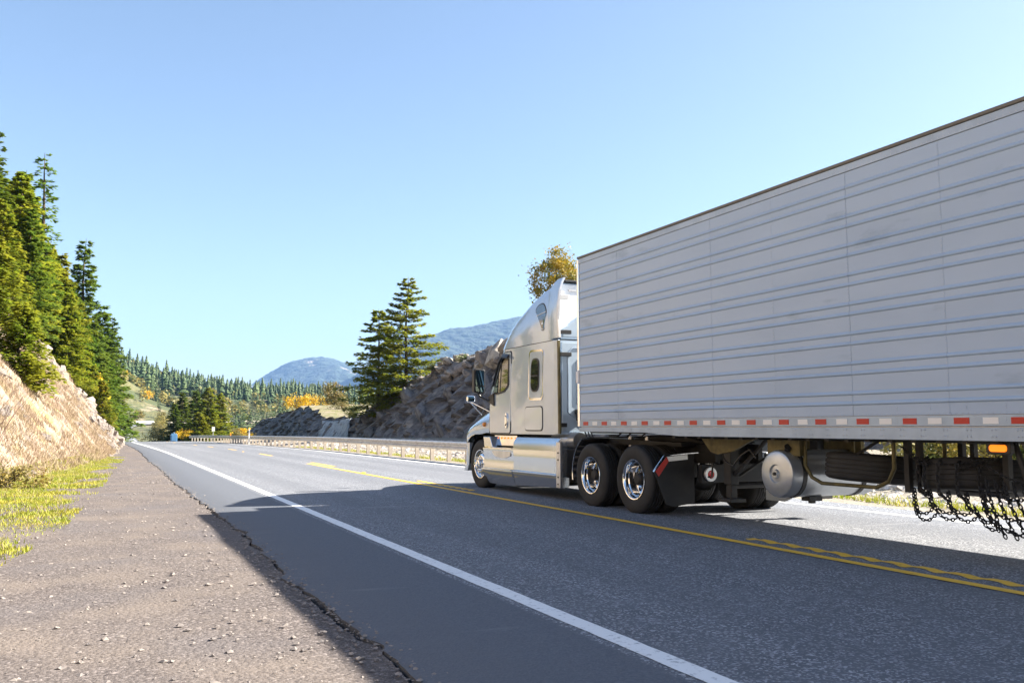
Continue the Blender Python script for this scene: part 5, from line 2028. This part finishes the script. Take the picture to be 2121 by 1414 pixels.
# fuel tank for the cooling unit, slung crosswise
m_ = MB()
m_.lathe([(0.0, -0.012), (0.045, -0.012), (0.055, 0.015), (0.10, 0.02), (0.112, 0.0), (0.25, 0.006), (0.272, 0.02), (0.283, 0.05), (0.283, 1.35), (0.26, 1.40), (0.0, 1.41)], (7.30, 8.45, 0.735), 44)
tk = obj('fuel_tank', m_, 'tank_silver', tl_, smooth=35)
m_ = MB()
for x in (7.50, 8.45):
    m_.lathe([(0.284, -0.03), (0.292, -0.03), (0.292, 0.03), (0.284, 0.03), (0.284, -0.03)], (x, 8.45, 0.735), 44)
obj('strap', m_, 'black_plastic', tk, smooth=35)
m_ = MB()
m_.cyl((7.44, 8.38, 1.00), (7.40, 8.33, 1.06), 0.045, 0.045, 14)
obj('filler_cap', m_, 'frame_black', tk)
m_ = MB()
m_.box(7.75, 7.95, 8.38, 8.52, 0.40, 0.455)
m_.box(7.82, 7.88, 8.42, 8.48, 0.37, 0.40)
obj('drain_block', m_, 'frame_black', tk)
m_ = MB()
m_.lathe([(0.0, -0.02), (0.022, -0.02), (0.022, 0.0)], (7.29, 8.45, 0.735), 6)
obj('end_plug', m_, 'frame_black', tk)
for x in (7.42, 8.38):
    m_ = MB()
    m_.box(x, x + 0.05, 8.16, 8.72, 0.95, 1.14)
    obj('tank_hanger', m_, 'under_brown', tl_)

# cradles for the spare tyres
for yc, zc_ in ((7.50, 0.86),):
    for x in (7.50, 8.25):
        m_ = MB()
        m_.tube([(x, yc + 0.66, 1.16), (x, yc + 0.66, zc_ - 0.02), (x, yc + 0.56, zc_ - 0.15), (x, yc + 0.40, zc_ - 0.21), (x, yc - 0.40, zc_ - 0.21), (x, yc - 0.56, zc_ - 0.14), (x, yc - 0.64, zc_), (x, yc - 0.64, 1.16)], 0.022, 8)
        obj('tyre_cradle', m_, 'under_brown', tl_, smooth=60)
for x in (7.55, 8.35):
    for y0_, y1_, z0_ in ((6.72, 6.78, 0.62), (6.58, 6.63, 0.78), (5.60, 5.66, 0.72)):
        m_ = MB()
        m_.box(x, x + 0.06, y0_, y1_, z0_, 1.15)
        obj('rack_post', m_, 'frame_black', tl_)
m_ = MB()
m_.tube([(7.40, 5.42, 1.16), (7.40, 5.30, 0.78)], 0.028, 6)
obj('rack_strut', m_, 'frame_black', tl_)
m_ = MB()
m_.tube([(7.42, 6.95, 1.16), (7.46, 7.35, 0.98)], 0.016, 6)
obj('rack_strut', m_, 'frame_black', tl_)
# amber side lamp
m_ = MB()
m_.prism(round_poly([(5.62, 1.045), (5.375, 1.045), (5.375, 1.155), (5.62, 1.155)], 0.03), 'X', 7.29, 7.34)
lm = obj('side_lamp', m_, 'black_plastic', tl_, bevel=0.006)
m_ = MB()
m_.prism(round_poly([(5.585, 1.068), (5.41, 1.068), (5.41, 1.132), (5.585, 1.132)], 0.03), 'X', 7.278, 7.292)
obj('lens', m_, 'amber_lit', lm, bevel=0.005)
m_ = MB()
m_.lathe([(0.0, 0.0), (0.20, 0.0), (0.22, 0.02), (0.22, 0.78), (0.20, 0.80), (0.0, 0.80)], (8.5, 4.75, 0.82), 24)
obj('air_tank', m_, 'paint_white', tl_, smooth=40)
# trailer axles behind the camera's view
for y_ in (-0.9, -2.2):
    m_ = MB()
    m_.cyl((7.35, y_, 0.51), (9.55, y_, 0.51), 0.07, 0.07, 12)
    obj('axle', m_, 'frame_black', tl_)
    wheel(tl_, 7.34, y_, 'drive', 1)
    wheel(tl_, 7.67, y_, 'inner', 1)
    wheel(tl_, 9.56, y_, 'drive', -1)
    wheel(tl_, 9.23, y_, 'inner', -1)
m_ = MB()
m_.box(7.9, 8.0, -2.9, 1.2, 0.9, 1.14)
m_.box(8.9, 9.0, -2.9, 1.2, 0.9, 1.14)
obj('slider_rail', m_, 'frame_black', tl_)

# spare tyres lying in the racks
for (x, y_, z, rx, ry, lb) in ((7.90, 7.50, 0.83, R(2), R(4), 'black spare tyre lying flat in the brown tube cradle next to the silver tank'),
                               (7.92, 6.18, 0.79, R(-4), R(7), 'black spare tyre under the hanging snow chains near the amber lamp')):
    e = empty('spare_tyre', (x, y_, z))
    tag(e, lb, 'tyre')
    o = bpy.data.objects.new('tyre', tyre_me)
    COL.objects.link(o)
    o.parent = e
    o.rotation_euler = (0, R(90), 0)
    o2 = bpy.data.objects.new('rim', inner_disc)
    COL.objects.link(o2)
    o2.parent = e
    o2.rotation_euler = (0, R(90), 0)
    e.rotation_euler = (rx, ry, 0)
    e.scale = (1.03, 1.03, 1.1)

# snow chains draped over the second spare
rc = random.Random(12)


def link_ring(mb, c, d, n, rl, rw, w):
    """One oval chain link centred on c, long axis d, lying in the plane of d and n."""
    d = Vector(d).normalized()
    n = (Vector(n) - d * Vector(n).dot(d)).normalized()
    b = d.cross(n)
    vs, fs = [], []
    N, K = 8, 4
    for i in range(N):
        t = 6.283 * i / N
        p = Vector(c) + d * rl * math.cos(t) + n * rw * math.sin(t)
        o_ = (d * math.cos(t) * rw + n * math.sin(t) * rl).normalized()
        for k in range(K):
            a = 6.283 * k / K
            vs.append(p + (o_ * math.cos(a) + b * math.sin(a)) * w)
    for i in range(N):
        for k in range(K):
            fs.append((i * K + k, ((i + 1) % N) * K + k, ((i + 1) % N) * K + (k + 1) % K, i * K + (k + 1) % K))
    mb.add(vs, fs)


def chain(mb, pts, size=0.024, w=0.0055):
    pts = [Vector(p) for p in pts]
    acc, i = 0.0, 0
    step = size * 1.45
    for a, b in zip(pts, pts[1:]):
        L = (b - a).length
        t = acc
        while t < L:
            p = a + (b - a) * (t / L)
            nn = Vector((0, 0.6, 1)) if i % 2 else Vector((1, 0.3, 0.1))
            if abs((b - a).normalized().dot(nn.normalized())) > 0.9:
                nn = Vector((0, 1, 0.2)) if i % 2 else Vector((1, 0, 0))
            link_ring(mb, p, b - a, nn, size, size * 0.58, w)
            t += step
            i += 1
        acc = t - L


def sag(a, b, drop, n=8):
    a, b = Vector(a), Vector(b)
    return [tuple(a + (b - a) * (k / n) - Vector((0, 0, drop * 4 * (k / n) * (1 - k / n)))) for k in range(n + 1)]


def strand(parent, pts, size=0.024, w=0.0055):
    q = MB()
    chain(q, pts, size, w)
    obj('chain_strand', q, 'frame_black', parent)


sets = []
for s_, lb in enumerate(('black tyre chain draped round the spare tyre beside its rack posts', 'black tyre chain hanging lowest in loops beneath the spare tyre',
                         'black tyre chain at the right picture edge, trailing below the amber lamp')):
    cz = empty('tyre_chain', (7.4, (6.2, 6.1, 5.5)[s_], 0.6))
    tag(cz, lb, 'chain')
    if s_ == 0:
        for k in range(7):                                # cross chains over the outer face of the tyre
            t = R(-118 + 23 * k)
            c_, q_ = math.cos(t), math.sin(t)
            x, y_ = 7.92 - 0.555 * math.cos(R(-62 + 20 * k)), 6.18 - 0.555 * math.sin(R(-62 + 20 * k))
            strand(cz, [(x + 0.10, y_, 0.965), (x - 0.01, y_, 0.94), (x - 0.015, y_ + 0.01, 0.80), (x - 0.01, y_, 0.66), (x + 0.06, y_, 0.61)], 0.030, 0.0095)
        strand(cz, sag((7.45, 6.70, 1.08), (7.40, 5.85, 0.98), 0.10) + sag((7.40, 5.85, 0.98), (7.45, 5.60, 1.02), 0.02)[1:])
        strand(cz, sag((7.47, 6.68, 1.05), (7.42, 5.80, 0.97), 0.15))
        strand(cz, sag((7.40, 5.70, 0.93), (7.36, 5.28, 0.80), 0.03))
    elif s_ == 1:
        ends = [6.52, 6.33, 6.12, 5.92, 5.74]
        lows = []
        for k, y_ in enumerate(ends):
            z1 = (0.40, 0.47, 0.44, 0.47, 0.36)[k]
            lows.append((7.34 + 0.02 * k, y_ - 0.10, z1))
            strand(cz, [(7.42, y_ + 0.02, 0.66), (7.37, y_ - 0.03, 0.55), lows[-1]], 0.026, 0.0065)
            strand(cz, [(7.43, y_ + 0.05, 0.64), (7.39, y_ + 0.01, 0.54), (lows[-1][0] + 0.02, y_ - 0.04, z1 + 0.03)], 0.026, 0.0065)
        for a, b in zip(lows, lows[1:]):
            strand(cz, sag(a, b, 0.045), 0.024, 0.006)
            strand(cz, sag((a[0], a[1] + 0.03, a[2] + 0.07), (b[0], b[1] + 0.03, b[2] + 0.06), 0.05), 0.024, 0.006)
    else:
        for k in range(5):
            y_ = 5.72 - 0.09 * k
            strand(cz, [(7.40, y_, 0.80 - 0.01 * k), (7.37, y_ - 0.06, 0.62), (7.35, y_ - 0.14 - 0.03 * k, 0.42 - 0.02 * k), (7.34, y_ - 0.22 - 0.03 * k, 0.30 - 0.01 * k)], 0.028, 0.007)
        strand(cz, sag((7.36, 5.66, 0.46), (7.35, 5.22, 0.36), 0.06), 0.026, 0.0065)
        strand(cz, sag((7.36, 5.70, 0.56), (7.35, 5.22, 0.50), 0.06), 0.026, 0.0065)
        strand(cz, sag((7.37, 5.75, 0.72), (7.34, 5.20, 0.68), 0.05), 0.026, 0.0065)

# ------------------------------------------------------------------ haze over the valley
hz = bpy.data.materials.new('haze')
hz.use_nodes = True
hn = hz.node_tree
hn.nodes.clear()
pv = hn.nodes.new('ShaderNodeVolumePrincipled')
pv.inputs['Color'].default_value = (0.29, 0.51, 0.92, 1)
pv.inputs['Density'].default_value = 0.000060
pv.inputs['Anisotropy'].default_value = 0.0
ho_ = hn.nodes.new('ShaderNodeOutputMaterial')
hn.links.new(pv.outputs[0], ho_.inputs['Volume'])
MATS['haze'] = hz
m_ = MB()
m_.box(-10500, 10500, -6000, 13500, -20, 1420)
tag(obj('haze', m_, 'haze'), 'thin blue haze filling the valley air', None, kind='stuff')
